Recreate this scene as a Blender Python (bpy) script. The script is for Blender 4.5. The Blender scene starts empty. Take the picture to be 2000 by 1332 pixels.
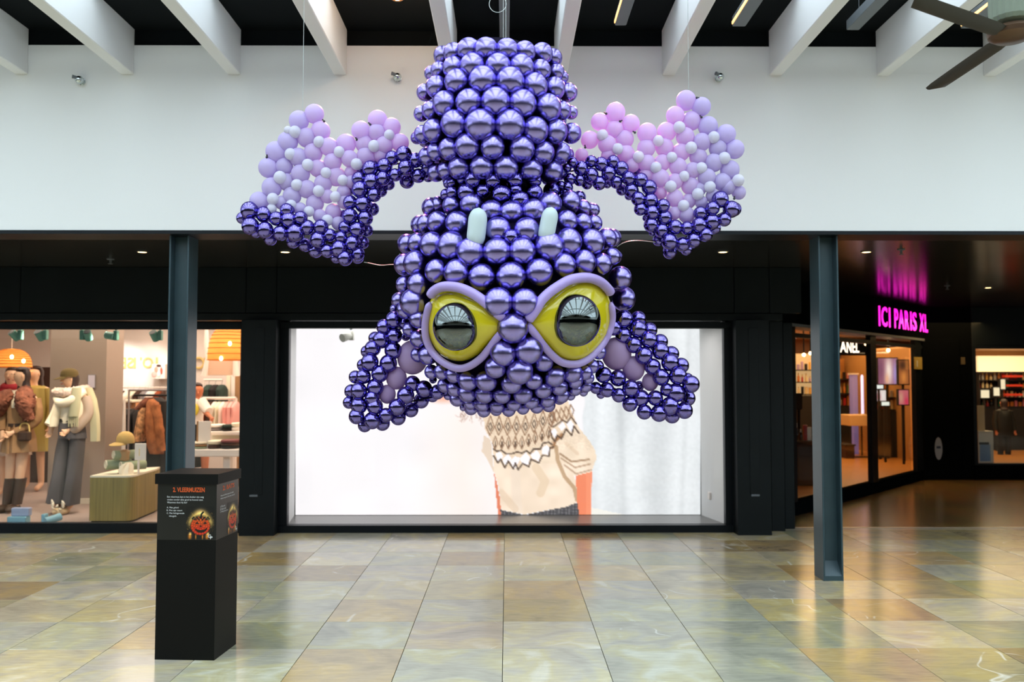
import bpy, bmesh, math, random
import numpy as np
from mathutils import Vector, Matrix

C = bpy.context.scene.collection
scn = bpy.context.scene
rnd = random.Random(7)

# ------------------------------------------------------------------ camera
F = 1700.0                       # focal length in pixels of a 2000 x 1332 frame
PITCH = math.atan(78.0 / F)
YAW = -math.atan(10.0 / F)
EYE = Vector((0.0, 0.0, 1.63))
cam_data = bpy.data.cameras.new('camera')
cam_data.sensor_width = 36.0
cam_data.lens = 36.0 * F / 2000.0
cam_data.clip_end = 200
cam_data.dof.use_dof = True
cam_data.dof.focus_distance = 5.0
cam_data.dof.aperture_fstop = 2.2
cam = bpy.data.objects.new('camera', cam_data)
cam.location = EYE
cam.rotation_euler = (math.pi / 2 + PITCH, 0, YAW)
C.objects.link(cam)
scn.camera = cam

# ------------------------------------------------------------------ world, exposure
scn.view_settings.view_transform = 'Standard'
scn.view_settings.look = 'None'
scn.view_settings.gamma = 1
scn.view_settings.exposure = 0.0
scn.view_settings.use_curve_mapping = False
scn.cycles.use_denoising = True
scn.cycles.max_bounces = 8
scn.cycles.sample_clamp_indirect = 6.0
w = bpy.data.worlds.new('overcast_sky'); scn.world = w; w.use_nodes = True
bgn = w.node_tree.nodes['Background']
bgn.inputs[0].default_value = (0.79, 0.95, 1.05, 1)
bgn.inputs[1].default_value = 3.55

def lamp(kind, name, loc, power, color=(1, 1, 1), size=0.3, size_y=None, rot=None, spot=None, target=None):
    d = bpy.data.lights.new(name, kind); d.energy = power; d.color = color
    if kind == 'AREA':
        d.size = size
        if size_y: d.shape = 'RECTANGLE'; d.size_y = size_y
    else:
        d.shadow_soft_size = size
    if kind == 'SPOT':
        d.spot_size = spot or math.radians(60); d.spot_blend = 0.6
    o = bpy.data.objects.new(name, d); o.location = loc
    if rot: o.rotation_euler = rot
    if target is not None:
        o.rotation_euler = (Vector(target) - Vector(loc)).to_track_quat('-Z', 'Y').to_euler()
    C.objects.link(o); return o
WARM = (1.0, 0.78, 0.55)
# shop ceilings' own lighting (real rows of ceiling lamps, one soft lamp for each area)
lamp('AREA', 'clothes_shop_light', (-4.6, 12.3, 2.72), 150, (1, .84, .68), 4.0, 3.4)
lamp('AREA', 'clothes_shop_window_light', (-4.4, 9.95, 2.74), 42, (1, .84, .66), 3.6, .3)
lamp('AREA', 'perfume_shop_light', (6.4, 16.4, 2.6), 210, (1, .64, .27), 3.0, 6.0)
lamp('AREA', 'far_shop_light', (9.2, 16.2, 2.2), 50, (1, .74, .40), 2.2, 2.0)
lamp('AREA', 'display_window_light', (0.0, 9.72, 2.2), 16, (1, .97, .95), 4.2, .2)

# ------------------------------------------------------------------ helpers
CAMQ = cam.rotation_euler.to_matrix()
def ray(px, py):
    return CAMQ @ Vector(((px - 1000.0) / F, -(py - 666.0) / F, -1.0))
def V(px, py, Y):               # the point seen at a pixel of the photograph, on the upright plane at depth Y
    d = ray(px, py); return EYE + d * (Y / d.y)
def G(px, py, z=0.0):           # the same on the level plane at height z
    d = ray(px, py); return EYE + d * ((z - EYE.z) / d.z)

def lin(c):
    return tuple((v / 12.92 if v <= 0.04045 else ((v + 0.055) / 1.055) ** 2.4) for v in c)
def rgb(r, g, b):
    return lin((r / 255, g / 255, b / 255))

MATS = {}
def mat(name, col, rough=0.5, metal=0.0, emit=0.0, ecol=None, noise=0.0, nscale=8.0, stretch=(1, 1, 1), bump=0.0, bscale=60.0,
        spec=0.5, coat=0.0, transl=None, sheen=0.0):
    m = bpy.data.materials.new(name); m.use_nodes = True
    nt = m.node_tree; b = nt.nodes['Principled BSDF']
    b.inputs['Base Color'].default_value = (*col, 1)
    b.inputs['Roughness'].default_value = rough
    b.inputs['Metallic'].default_value = metal
    b.inputs['Specular IOR Level'].default_value = spec
    b.inputs['Coat Weight'].default_value = coat
    b.inputs['Sheen Weight'].default_value = sheen
    if emit:
        b.inputs['Emission Color'].default_value = (*(ecol or col), 1)
        b.inputs['Emission Strength'].default_value = emit
    if noise or bump:
        tc = nt.nodes.new('ShaderNodeTexCoord'); mp = nt.nodes.new('ShaderNodeMapping')
        mp.inputs['Scale'].default_value = stretch
        nt.links.new(tc.outputs['Object'], mp.inputs['Vector'])
    if noise:
        n = nt.nodes.new('ShaderNodeTexNoise'); n.inputs['Scale'].default_value = nscale; n.inputs['Detail'].default_value = 4
        nt.links.new(mp.outputs[0], n.inputs['Vector'])
        r = nt.nodes.new('ShaderNodeValToRGB')
        r.color_ramp.elements[0].position = 0.3; r.color_ramp.elements[1].position = 0.7
        r.color_ramp.elements[0].color = (*[max(0, c * (1 - noise)) for c in col], 1)
        r.color_ramp.elements[1].color = (*[min(1, c * (1 + noise)) for c in col], 1)
        nt.links.new(n.outputs['Fac'], r.inputs[0]); nt.links.new(r.outputs[0], b.inputs['Base Color'])
    if bump:
        n = nt.nodes.new('ShaderNodeTexNoise'); n.inputs['Scale'].default_value = bscale
        nt.links.new(mp.outputs[0], n.inputs['Vector'])
        bp = nt.nodes.new('ShaderNodeBump'); bp.inputs['Strength'].default_value = bump; bp.inputs['Distance'].default_value = 0.01
        nt.links.new(n.outputs['Fac'], bp.inputs['Height']); nt.links.new(bp.outputs[0], b.inputs['Normal'])
    if transl:
        t = nt.nodes.new('ShaderNodeBsdfTranslucent'); t.inputs[0].default_value = (*transl[0], 1)
        mx = nt.nodes.new('ShaderNodeMixShader'); mx.inputs[0].default_value = transl[1]
        out = nt.nodes['Material Output']
        nt.links.new(b.outputs[0], mx.inputs[1]); nt.links.new(t.outputs[0], mx.inputs[2]); nt.links.new(mx.outputs[0], out.inputs[0])
    MATS[name] = m
    return m

def glass_mat(name, tint=(1, 1, 1), ior=1.45):
    m = bpy.data.materials.new(name); m.use_nodes = True; nt = m.node_tree; nt.nodes.clear()
    out = nt.nodes.new('ShaderNodeOutputMaterial'); mx = nt.nodes.new('ShaderNodeMixShader')
    t = nt.nodes.new('ShaderNodeBsdfTransparent'); t.inputs[0].default_value = (*tint, 1)
    g = nt.nodes.new('ShaderNodeBsdfGlossy'); g.inputs['Roughness'].default_value = 0.02
    f = nt.nodes.new('ShaderNodeFresnel'); f.inputs[0].default_value = ior
    ge = nt.nodes.new('ShaderNodeNewGeometry'); mr = nt.nodes.new('ShaderNodeMapRange')      # the same thin-pane reflection from both faces
    mr.inputs['To Min'].default_value = ior; mr.inputs['To Max'].default_value = 1 / ior
    nt.links.new(ge.outputs['Backfacing'], mr.inputs['Value']); nt.links.new(mr.outputs[0], f.inputs[0])
    nt.links.new(f.outputs[0], mx.inputs[0]); nt.links.new(t.outputs[0], mx.inputs[1]); nt.links.new(g.outputs[0], mx.inputs[2])
    nt.links.new(mx.outputs[0], out.inputs[0]); return m

W = {}                            # world position of every object made here
class MB:
    def __init__(s): s.v = []; s.f = []; s.mi = []; s.cur = 0
    def quad(s, a, b, c, d):
        n = len(s.v); s.v += [tuple(a), tuple(b), tuple(c), tuple(d)]; s.f.append((n, n + 1, n + 2, n + 3)); s.mi.append(s.cur)
    def box(s, lo, hi):
        x0, y0, z0 = lo; x1, y1, z1 = hi; n = len(s.v)
        s.v += [(x0, y0, z0), (x1, y0, z0), (x1, y1, z0), (x0, y1, z0), (x0, y0, z1), (x1, y0, z1), (x1, y1, z1), (x0, y1, z1)]
        for q in ((0, 3, 2, 1), (4, 5, 6, 7), (0, 1, 5, 4), (1, 2, 6, 5), (2, 3, 7, 6), (3, 0, 4, 7)):
            s.f.append(tuple(n + i for i in q)); s.mi.append(s.cur)
        return s
    def cbox(s, lo, hi, e=0.006):   # a box with chamfered upright and level edges
        x0, y0, z0 = lo; x1, y1, z1 = hi; e = min(e, (x1 - x0) / 3, (y1 - y0) / 3, (z1 - z0) / 3)
        rings = []
        for z, i in ((z0, e), (z0 + e, 0), (z1 - e, 0), (z1, e)):
            rings.append([(x0 + i + e, y0 + i, z), (x1 - i - e, y0 + i, z), (x1 - i, y0 + i + e, z), (x1 - i, y1 - i - e, z),
                          (x1 - i - e, y1 - i, z), (x0 + i + e, y1 - i, z), (x0 + i, y1 - i - e, z), (x0 + i, y0 + i + e, z)])
        s.rings(rings); return s
    def rings(s, rings, cap=True, closed=True):
        n0 = len(s.v); k = len(rings[0])
        for r in rings: s.v += [tuple(p) for p in r]
        for a in range(len(rings) - 1):
            for i in range(k if closed else k - 1):
                j = (i + 1) % k
                s.f.append((n0 + a * k + i, n0 + a * k + j, n0 + (a + 1) * k + j, n0 + (a + 1) * k + i)); s.mi.append(s.cur)
        if cap and closed:
            s.f.append(tuple(n0 + i for i in reversed(range(k)))); s.mi.append(s.cur)
            s.f.append(tuple(n0 + (len(rings) - 1) * k + i for i in range(k))); s.mi.append(s.cur)
        return s
    def prism(s, poly, z0, z1):
        s.rings([[(x, y, z0) for x, y in poly], [(x, y, z1) for x, y in poly]]); return s
    def obox(s, o, ex, ey, ez):     # a box from a corner and three edge vectors
        o, ex, ey, ez = Vector(o), Vector(ex), Vector(ey), Vector(ez); n = len(s.v)
        for k in (Vector((0, 0, 0)), ez):
            s.v += [tuple(o + k), tuple(o + ex + k), tuple(o + ex + ey + k), tuple(o + ey + k)]
        for q in ((0, 3, 2, 1), (4, 5, 6, 7), (0, 1, 5, 4), (1, 2, 6, 5), (2, 3, 7, 6), (3, 0, 4, 7)):
            s.f.append(tuple(n + i for i in q)); s.mi.append(s.cur)
        return s
    def tube(s, pts, r, n=8, taper=None, cap=True):
        pts = [Vector(p) for p in pts]; rs = r if isinstance(r, (list, tuple)) else [r] * len(pts)
        rings = []; up = None
        for i, p in enumerate(pts):
            t = (pts[min(i + 1, len(pts) - 1)] - pts[max(i - 1, 0)])
            t = t.normalized() if t.length > 1e-9 else Vector((0, 0, 1))
            if up is None:
                up = Vector((0, 1, 0)) if abs(t.y) < .9 else Vector((1, 0, 0))
            a = t.cross(up).normalized(); up = a.cross(t).normalized()
            rings.append([p + (a * math.cos(2 * math.pi * k / n) + up * math.sin(2 * math.pi * k / n)) * rs[i] for k in range(n)])
        s.rings(rings, cap); return s
    def lathe(s, prof, c=(0, 0, 0), n=20, sx=1, sy=1, axis='z'):
        rings = []
        for r, z in prof:
            ring = []
            for k in range(n):
                a = 2 * math.pi * k / n; x, y = r * math.cos(a) * sx, r * math.sin(a) * sy
                p = (x, y, z) if axis == 'z' else ((x, z, y) if axis == 'y' else (z, x, y))
                ring.append((c[0] + p[0], c[1] + p[1], c[2] + p[2]))
            rings.append(ring)
        s.rings(rings); return s
    def ball(s, c, rx, ry=None, rz=None, n=16, m=10):
        ry = ry or rx; rz = rz or rx
        prof = [(max(1e-4, math.sin(math.pi * i / m)), -math.cos(math.pi * i / m)) for i in range(m + 1)]
        rings = [[(c[0] + rx * r * math.cos(2 * math.pi * k / n), c[1] + ry * r * math.sin(2 * math.pi * k / n), c[2] + rz * z) for k in range(n)] for r, z in prof]
        s.rings(rings); return s
    def loft(s, secs, n=20, fold=0.0, nf=7, cap=True, ph=0.0):   # secs: (x, y, z, rx, ry)
        rings = []
        for i, (x, y, z, rx, ry) in enumerate(secs):
            k_ = fold * i / max(1, len(secs) - 1)
            rings.append([(x + rx * math.cos(a) * (1 + k_ * math.sin(nf * a + ph)), y + ry * math.sin(a) * (1 + k_ * math.sin(nf * a + ph)), z)
                          for a in (2 * math.pi * j / n for j in range(n))])
        s.rings(rings, cap); return s
    def build(s, name, m, parent=None, smooth=False, fixn=True):
        me = bpy.data.meshes.new(name)
        vs = np.array(s.v, dtype=float)
        lo, hi = vs.min(0), vs.max(0); c = Vector((lo + hi) / 2)
        base = Vector(W[parent.name]) if parent is not None else Vector((0, 0, 0))
        if parent is None: c.z = lo[2]
        me.from_pydata([tuple(Vector(v) - c) for v in s.v], [], s.f)
        ms = m if isinstance(m, (list, tuple)) else [m]
        for x in ms: me.materials.append(x)
        if len(ms) > 1: me.polygons.foreach_set('material_index', s.mi)
        if fixn:
            bm = bmesh.new(); bm.from_mesh(me); bmesh.ops.recalc_face_normals(bm, faces=bm.faces); bm.to_mesh(me); bm.free()
        if smooth:
            me.polygons.foreach_set('use_smooth', [True] * len(me.polygons))
            if smooth != 'all':
                me.set_sharp_from_angle(angle=math.radians(40))
        me.update()
        o = bpy.data.objects.new(name, me); C.objects.link(o)
        o.parent = parent; o.location = c - base; W[o.name] = c
        return o

def tag(o, label=None, cat=None, group=None, kind=None):
    if label: o['label'] = label
    if cat: o['category'] = cat
    if group: o['group'] = group
    if kind: o['kind'] = kind
    return o
def thing(name, label, cat, loc, group=None, kind=None):
    o = bpy.data.objects.new(name, None); o.location = loc; o.empty_display_size = .05; C.objects.link(o)
    W[o.name] = Vector(loc)
    return tag(o, label, cat, group, kind)
def copy_tree(root, loc, label=None):
    r = root.copy(); C.objects.link(r); r.location = loc
    if label: r['label'] = label
    for ch in list(root.children):
        c = ch.copy(); C.objects.link(c); c.parent = r
        for g in list(ch.children):
            d = g.copy(); C.objects.link(d); d.parent = c
    return r
def inst(name, me, loc, scale, parent, rot=None):
    o = bpy.data.objects.new(name, me); C.objects.link(o); o.parent = parent
    o.location = Vector(loc) - Vector(W[parent.name]); o.scale = scale if hasattr(scale, '__len__') else (scale,) * 3
    if rot: o.rotation_euler = rot
    W[o.name] = Vector(loc); return o

def text_mb(body, o, ex, ez, width, height, bold=0.0, depth=0.002, mb=None, res=3):
    """lettering fitted into width x height from the lower left corner o, along ex and up ez"""
    cu = bpy.data.curves.new('lettering', 'FONT'); cu.body = body; cu.offset = bold; cu.resolution_u = res; cu.extrude = 0
    cu.space_line = 1.0
    ob = bpy.data.objects.new('lettering', cu); C.objects.link(ob)
    dg = bpy.context.evaluated_depsgraph_get(); me = bpy.data.meshes.new_from_object(ob.evaluated_get(dg))
    co = np.array([v.co for v in me.vertices]); lo, hi = co.min(0), co.max(0)
    sx = width / (hi[0] - lo[0]); sy = height / (hi[1] - lo[1])
    ex, ez, o = Vector(ex).normalized(), Vector(ez).normalized(), Vector(o)
    nrm = ex.cross(ez)            # towards the reader
    mb = mb or MB(); n = len(mb.v); k = len(co)
    for q in (1, 0):
        for v in co: mb.v.append(tuple(o + ex * (v[0] - lo[0]) * sx + ez * (v[1] - lo[1]) * sy + nrm * depth * q))
    from collections import Counter
    ec = Counter(); dirs = {}
    for p in me.polygons:
        vs = list(p.vertices); mb.f.append(tuple(n + i for i in vs)); mb.mi.append(mb.cur)
        for a, b in zip(vs, vs[1:] + vs[:1]): ec[tuple(sorted((a, b)))] += 1; dirs[tuple(sorted((a, b)))] = (a, b)
    if depth > 0.0035:
        for e, c_ in ec.items():
            if c_ == 1:
                a, b = dirs[e]; mb.f.append((n + b, n + a, n + k + a, n + k + b)); mb.mi.append(mb.cur)
    bpy.data.objects.remove(ob); bpy.data.meshes.remove(me)
    if depth <= 0.0035: mb.v = mb.v[:n + k]
    return mb

def smooth_path(pts, n=6, closed=False):
    pts = [Vector(p) for p in pts]; out = []; k = len(pts)
    for i in range(k if closed else k - 1):
        if closed: p0, p1, p2, p3 = pts[i - 1], pts[i], pts[(i + 1) % k], pts[(i + 2) % k]
        else: p0, p1, p2, p3 = pts[max(0, i - 1)], pts[i], pts[i + 1], pts[min(k - 1, i + 2)]
        for j in range(n):
            t = j / n
            out.append(0.5 * ((2 * p1) + (p2 - p0) * t + (2 * p0 - 5 * p1 + 4 * p2 - p3) * t * t + (3 * p1 - p0 - 3 * p2 + p3) * t ** 3))
    if not closed: out.append(pts[-1])
    return out

# ------------------------------------------------------------------ materials
M = {}
M['white_wall'] = mat('white_painted_plaster', (.80, .80, .79), .75, bump=.03, bscale=90)
M['beam'] = mat('white_painted_beam', (.82, .82, .82), .6)
M['black_ceiling'] = mat('black_ceiling_paint', (.0045, .0065, .0075), .8, spec=.1)
M['soffit'] = mat('dark_satin_soffit', (.020, .019, .016), .18, noise=.25, nscale=.7, spec=.40)
M['facade'] = mat('charcoal_facade_panel', (.0062, .0090, .0102), .42, noise=.15, nscale=3, spec=.22)
M['facade_dark'] = mat('black_recess', (.0030, .0036, .004), .7, spec=.0)
M['frame'] = mat('black_window_frame', (.005, .0075, .010), .4, spec=.22)
M['steel'] = mat('painted_steel_column', (.034, .065, .078), .38, noise=.12, nscale=5, metal=0.0)
M['grout'] = mat('grey_grout', (.16, .14, .11), .7)
M['glass'] = glass_mat('window_glass')
M['pearl'] = mat('satin_purple_balloon', (.31, .265, .62), .24, metal=1.0)
M['chrome'] = mat('chrome_purple_balloon', (.20, .165, .47), .10, metal=1.0)
M['lilac'] = mat('matte_lilac_balloon', (.71, .63, .93), .45, transl=((.74, .60, .92), .42), spec=.3)
M['white_balloon'] = mat('matte_white_balloon', (.80, .80, .93), .45, transl=((.85, .75, .85), .3), spec=.3)
M['ear_lilac'] = mat('matte_mauve_balloon', (.50, .36, .62), .45, transl=((.7, .4, .7), .35), spec=.3)
M['yellow'] = mat('glossy_yellow_balloon', (.66, .56, .015), .10, spec=.6, coat=.3)
M['eyelid'] = mat('lilac_modelling_balloon', (.40, .30, .66), .22, spec=.55)
M['pupil'] = mat('black_chrome_balloon', (.15, .17, .17), .03, metal=1.0)
M['tooth'] = mat('mint_white_balloon', (.66, .77, .78), .35, transl=((.7, .8, .8), .2))
M['core'] = mat('gap_shade_black', (.006, .004, .016), .8, spec=.05)  # shade between the balloons put into a near-black colour
M['wire'] = mat('thin_clear_wire', (.45, .48, .46), .35, metal=.5)
M['knot'] = mat('dark_rubber_knot', (.04, .04, .05), .6)
M['box_black'] = mat('matt_black_board', (.0045, .0045, .004), .5, bump=.015, bscale=200, spec=.16)
M['orange_ink'] = mat('orange_print', rgb(205, 84, 30), .5)
M['white_ink'] = mat('white_print', (.72, .74, .74), .5)
M['dark_metal'] = mat('dark_grey_metal', (.035, .04, .045), .45)
M['grey_metal'] = mat('grey_metal', (.13, .145, .16), .45)
M['chromeball'] = mat('polished_chrome', (.62, .68, .68), .08, metal=1)
M['fan'] = mat('dark_bronze_fan_blade', (.034, .032, .028), .45)
M['fan_hub'] = mat('bronze_hub', (.13, .075, .045), .35, metal=.6)
M['ribbed'] = mat('green_grey_ribbed_shade', (.20, .24, .18), .5)
M['led'] = mat('warm_lamp_glow', (1, .62, .25), .5, emit=2.2, ecol=(1, .52, .17))
M['bulb'] = mat('warm_bulb', (1, .8, .5), .5, emit=14.0, ecol=(1, .66, .32))
M['downlight'] = mat('warm_downlight', (1, .85, .6), .5, emit=7.0, ecol=(1, .70, .32))
M['teal'] = mat('teal_spotlight_shell', rgb(92, 152, 138), .5)
M['paleblue'] = mat('pale_blue_shell', rgb(138, 186, 198), .5)
M['greige'] = mat('greige_wall_paint', rgb(158, 142, 128), .8)
M['shop_white'] = mat('shop_white_wall', rgb(232, 222, 214), .8)
M['shop_ceiling'] = mat('shop_ceiling', rgb(205, 170, 148), .8)
M['shop_floor'] = mat('grey_shop_floor', rgb(168, 150, 140), .5, noise=.08, nscale=3)
M['wood_floor'] = mat('honey_wood_floor', rgb(178, 120, 58), .35, noise=.2, nscale=4, stretch=(1, 8, 1))
M['wood_plinth'] = mat('olive_wood_veneer', rgb(140, 122, 62), .5, noise=.28, nscale=6, stretch=(8, 8, .25))
M['cream'] = mat('cream_top', rgb(236, 226, 200), .6)
M['skin'] = mat('mannequin_skin', rgb(232, 186, 150), .5)
M['skin_real'] = mat('tanned_skin', rgb(198, 120, 84), .55)
M['hair'] = mat('dark_brown_hair', rgb(46, 26, 20), .5, bump=.4, bscale=60)
M['fur'] = mat('brown_fur', rgb(128, 76, 56), .9, noise=.45, nscale=14, bump=.8, bscale=40)
M['fur_orange'] = mat('ginger_fur', rgb(164, 100, 58), .9, noise=.4, nscale=10, bump=.8, bscale=40)
M['tan'] = mat('tan_wool', rgb(160, 122, 84), .9, noise=.1, nscale=5)
M['olive'] = mat('olive_canvas', rgb(104, 86, 46), .9)
M['khaki'] = mat('khaki_canvas', rgb(190, 158, 96), .9)
M['cream_wool'] = mat('cream_wool', rgb(240, 226, 200), .95, bump=.3, bscale=90)
M['mauve_fur'] = mat('pale_fur_collar', rgb(214, 188, 172), .95, noise=.2, nscale=20, bump=.8, bscale=50)
M['sage'] = mat('sage_scarf', rgb(196, 188, 152), .95)
M['greyjeans'] = mat('washed_grey_denim', rgb(82, 78, 80), .9, noise=.35, nscale=2.2)
M['boot'] = mat('dark_brown_leather', rgb(62, 42, 28), .5)
M['red'] = mat('red_wool', rgb(158, 34, 44), .9)
M['black_cloth'] = mat('black_cloth', rgb(28, 24, 22), .9)
M['darkbrown'] = mat('dark_brown_cloth', rgb(66, 40, 28), .9)
M['rust'] = mat('rust_cloth', rgb(150, 72, 36), .9)
M['denim'] = mat('light_denim', rgb(128, 148, 178), .9)
M['pink'] = mat('pink_cloth', rgb(238, 172, 164), .9)
M['white_cloth'] = mat('white_cloth', rgb(244, 234, 222), .9)
M['grey_cloth'] = mat('grey_cloth', rgb(136, 128, 126), .9)
M['green_cloth'] = mat('sage_green_knit', rgb(150, 162, 132), .95)
M['dgreen'] = mat('deep_green_cloth', rgb(40, 58, 50), .9)
M['plum'] = mat('plum_cloth', rgb(120, 70, 70), .9)
M['gold'] = mat('gold_letters', rgb(226, 196, 120), .4)
M['white_gloss'] = mat('white_lacquer', rgb(236, 226, 216), .35)
M['wicker'] = mat('woven_wicker', rgb(184, 112, 44), .7, noise=.3, nscale=9, stretch=(1, 1, 6), transl=((.9, .55, .2), .5))
M['magenta'] = mat('magenta_neon', (1, .03, .62), .5, emit=1.9, ecol=(1, .015, .58))
M['lit_white'] = mat('lit_white_sign', (1, .95, .85), .5, emit=2.4, ecol=(1, .88, .74))
M['lit_warm'] = mat('lit_warm_panel', (.40, .22, .08), .5, emit=.7, ecol=(1, .62, .26))
M['lit_cream'] = mat('lit_cream_header', (1, .85, .55), .5, emit=1.0, ecol=(1, .74, .38))
M['sticker'] = mat('grey_door_sticker', rgb(150, 150, 152), .6)
M['leopard'] = mat('leopard_print', rgb(190, 140, 96), .9, noise=.75, nscale=22)
M['threshold'] = mat('metal_threshold', (.45, .42, .36), .3, metal=.8)
for k_ in ('pearl', 'chrome'):
    MATS[{'pearl': 'satin_purple_balloon', 'chrome': 'chrome_purple_balloon'}[k_]].node_tree.nodes['Principled BSDF'].inputs['Specular Tint'].default_value = (.52, .48, 1.0, 1)
def flat(name, r, g, b, rough=.5): 
    if name not in M: M[name] = mat(name, rgb(r, g, b), rough)
    return M[name]
def tune(name, **kw):
    b = M[name].node_tree.nodes['Principled BSDF']
    for k, v in kw.items(): b.inputs[k].default_value = v

# ------------------------------------------------------------------ the hall
YF = 9.36                        # shop front plane
YW = 7.05                        # white upper wall
ZS = V(1000, 457.5, YW).z        # underside of the white wall
ZC = 4.52                        # black ceiling
def X(px, Y=YF, py=744): return V(px, py, Y).x
def Zp(py, Y=YF, px=990): return V(px, py, Y).z

# floor: near hall with separate tiles, further floor continuing behind the threshold
def tile_material():
    m = bpy.data.materials.new('polished_slate_tile'); m.use_nodes = True; nt = m.node_tree; N = nt.nodes; L = nt.links
    b = N['Principled BSDF']
    oi = N.new('ShaderNodeObjectInfo'); tc = N.new('ShaderNodeTexCoord')
    off = N.new('ShaderNodeVectorMath'); off.operation = 'MULTIPLY_ADD'
    cmb = N.new('ShaderNodeCombineXYZ'); L.new(oi.outputs['Random'], cmb.inputs[0]); L.new(oi.outputs['Random'], cmb.inputs[1]); L.new(oi.outputs['Random'], cmb.inputs[2])
    L.new(cmb.outputs[0], off.inputs[0]); off.inputs[1].default_value = (37, 91, 53); L.new(tc.outputs['Object'], off.inputs[2])
    # cloudy stone
    n1 = N.new('ShaderNodeTexNoise'); n1.inputs['Scale'].default_value = 2.2; n1.inputs['Detail'].default_value = 6; n1.inputs['Distortion'].default_value = 1.2
    L.new(off.outputs[0], n1.inputs['Vector'])
    r1 = N.new('ShaderNodeValToRGB'); e = r1.color_ramp.elements
    e[0].position = .26; e[0].color = (*rgb(158, 151, 139), 1); e[1].position = .74; e[1].color = (*rgb(214, 206, 190), 1)
    x = r1.color_ramp.elements.new(.45); x.color = (*rgb(182, 173, 156), 1)
    x = r1.color_ramp.elements.new(.58); x.color = (*rgb(196, 182, 144), 1)
    L.new(n1.outputs['Fac'], r1.inputs[0])
    mx = N.new('ShaderNodeMix'); mx.data_type = 'RGBA'; mx.blend_type = 'MULTIPLY'; mx.inputs['Factor'].default_value = 1
    L.new(r1.outputs[0], mx.inputs['A']); L.new(oi.outputs['Color'], mx.inputs['B'])
    # grain
    mp = N.new('ShaderNodeMapping'); mp.inputs['Scale'].default_value = (3, 14, 3); mp.inputs['Rotation'].default_value = (0, 0, .5); L.new(off.outputs[0], mp.inputs['Vector'])
    n2 = N.new('ShaderNodeTexNoise'); n2.inputs['Scale'].default_value = 3.0; n2.inputs['Detail'].default_value = 8; L.new(mp.outputs[0], n2.inputs['Vector'])
    r2 = N.new('ShaderNodeMapRange'); r2.inputs['From Min'].default_value = .3; r2.inputs['From Max'].default_value = .7; r2.inputs['To Min'].default_value = .82; r2.inputs['To Max'].default_value = 1.12
    L.new(n2.outputs['Fac'], r2.inputs['Value'])
    mg = N.new('ShaderNodeMix'); mg.data_type = 'RGBA'; mg.blend_type = 'MULTIPLY'; mg.inputs['Factor'].default_value = .8
    L.new(mx.outputs['Result'], mg.inputs['A']); L.new(r2.outputs[0], mg.inputs['B'])
    # pale quartz veins on a few tiles
    wv = N.new('ShaderNodeTexNoise'); wv.inputs['Scale'].default_value = 1.1; wv.inputs['Detail'].default_value = 1.5; wv.inputs['Distortion'].default_value = .7
    L.new(off.outputs[0], wv.inputs['Vector'])
    sub = N.new('ShaderNodeMath'); sub.operation = 'SUBTRACT'; sub.inputs[1].default_value = .5; L.new(wv.outputs['Fac'], sub.inputs[0])
    ab = N.new('ShaderNodeMath'); ab.operation = 'ABSOLUTE'; L.new(sub.outputs[0], ab.inputs[0])
    vr = N.new('ShaderNodeMapRange'); vr.inputs['From Min'].default_value = 0; vr.inputs['From Max'].default_value = .005; vr.inputs['To Min'].default_value = .75; vr.inputs['To Max'].default_value = 0
    L.new(ab.outputs[0], vr.inputs['Value'])
    bk = N.new('ShaderNodeTexNoise'); bk.inputs['Scale'].default_value = 5; L.new(off.outputs[0], bk.inputs['Vector'])
    bg = N.new('ShaderNodeMapRange'); bg.inputs['From Min'].default_value = .46; bg.inputs['From Max'].default_value = .56; L.new(bk.outputs['Fac'], bg.inputs['Value'])
    vm = N.new('ShaderNodeMath'); vm.operation = 'MULTIPLY'; L.new(vr.outputs[0], vm.inputs[0]); L.new(bg.outputs[0], vm.inputs[1])
    gate = N.new('ShaderNodeMath'); gate.operation = 'GREATER_THAN'; gate.inputs[1].default_value = .66; L.new(oi.outputs['Random'], gate.inputs[0])
    mul = N.new('ShaderNodeMath'); mul.operation = 'MULTIPLY'; L.new(vm.outputs[0], mul.inputs[0]); L.new(gate.outputs[0], mul.inputs[1])
    mv = N.new('ShaderNodeMix'); mv.data_type = 'RGBA'; L.new(mul.outputs[0], mv.inputs['Factor']); L.new(mg.outputs['Result'], mv.inputs['A']); mv.inputs['B'].default_value = (*rgb(232, 228, 216), 1)
    L.new(mv.outputs['Result'], b.inputs['Base Color'])
    rr = N.new('ShaderNodeMapRange'); rr.inputs['To Min'].default_value = .13; rr.inputs['To Max'].default_value = .24; L.new(n2.outputs['Fac'], rr.inputs['Value'])
    L.new(rr.outputs[0], b.inputs['Roughness'])
    bp = N.new('ShaderNodeBump'); bp.inputs['Strength'].default_value = .03; bp.inputs['Distance'].default_value = .01; L.new(n1.outputs['Fac'], bp.inputs['Height']); L.new(bp.outputs[0], b.inputs['Normal'])
    b.inputs['Specular IOR Level'].default_value = .6
    return m
M['tile'] = tile_material()
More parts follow.
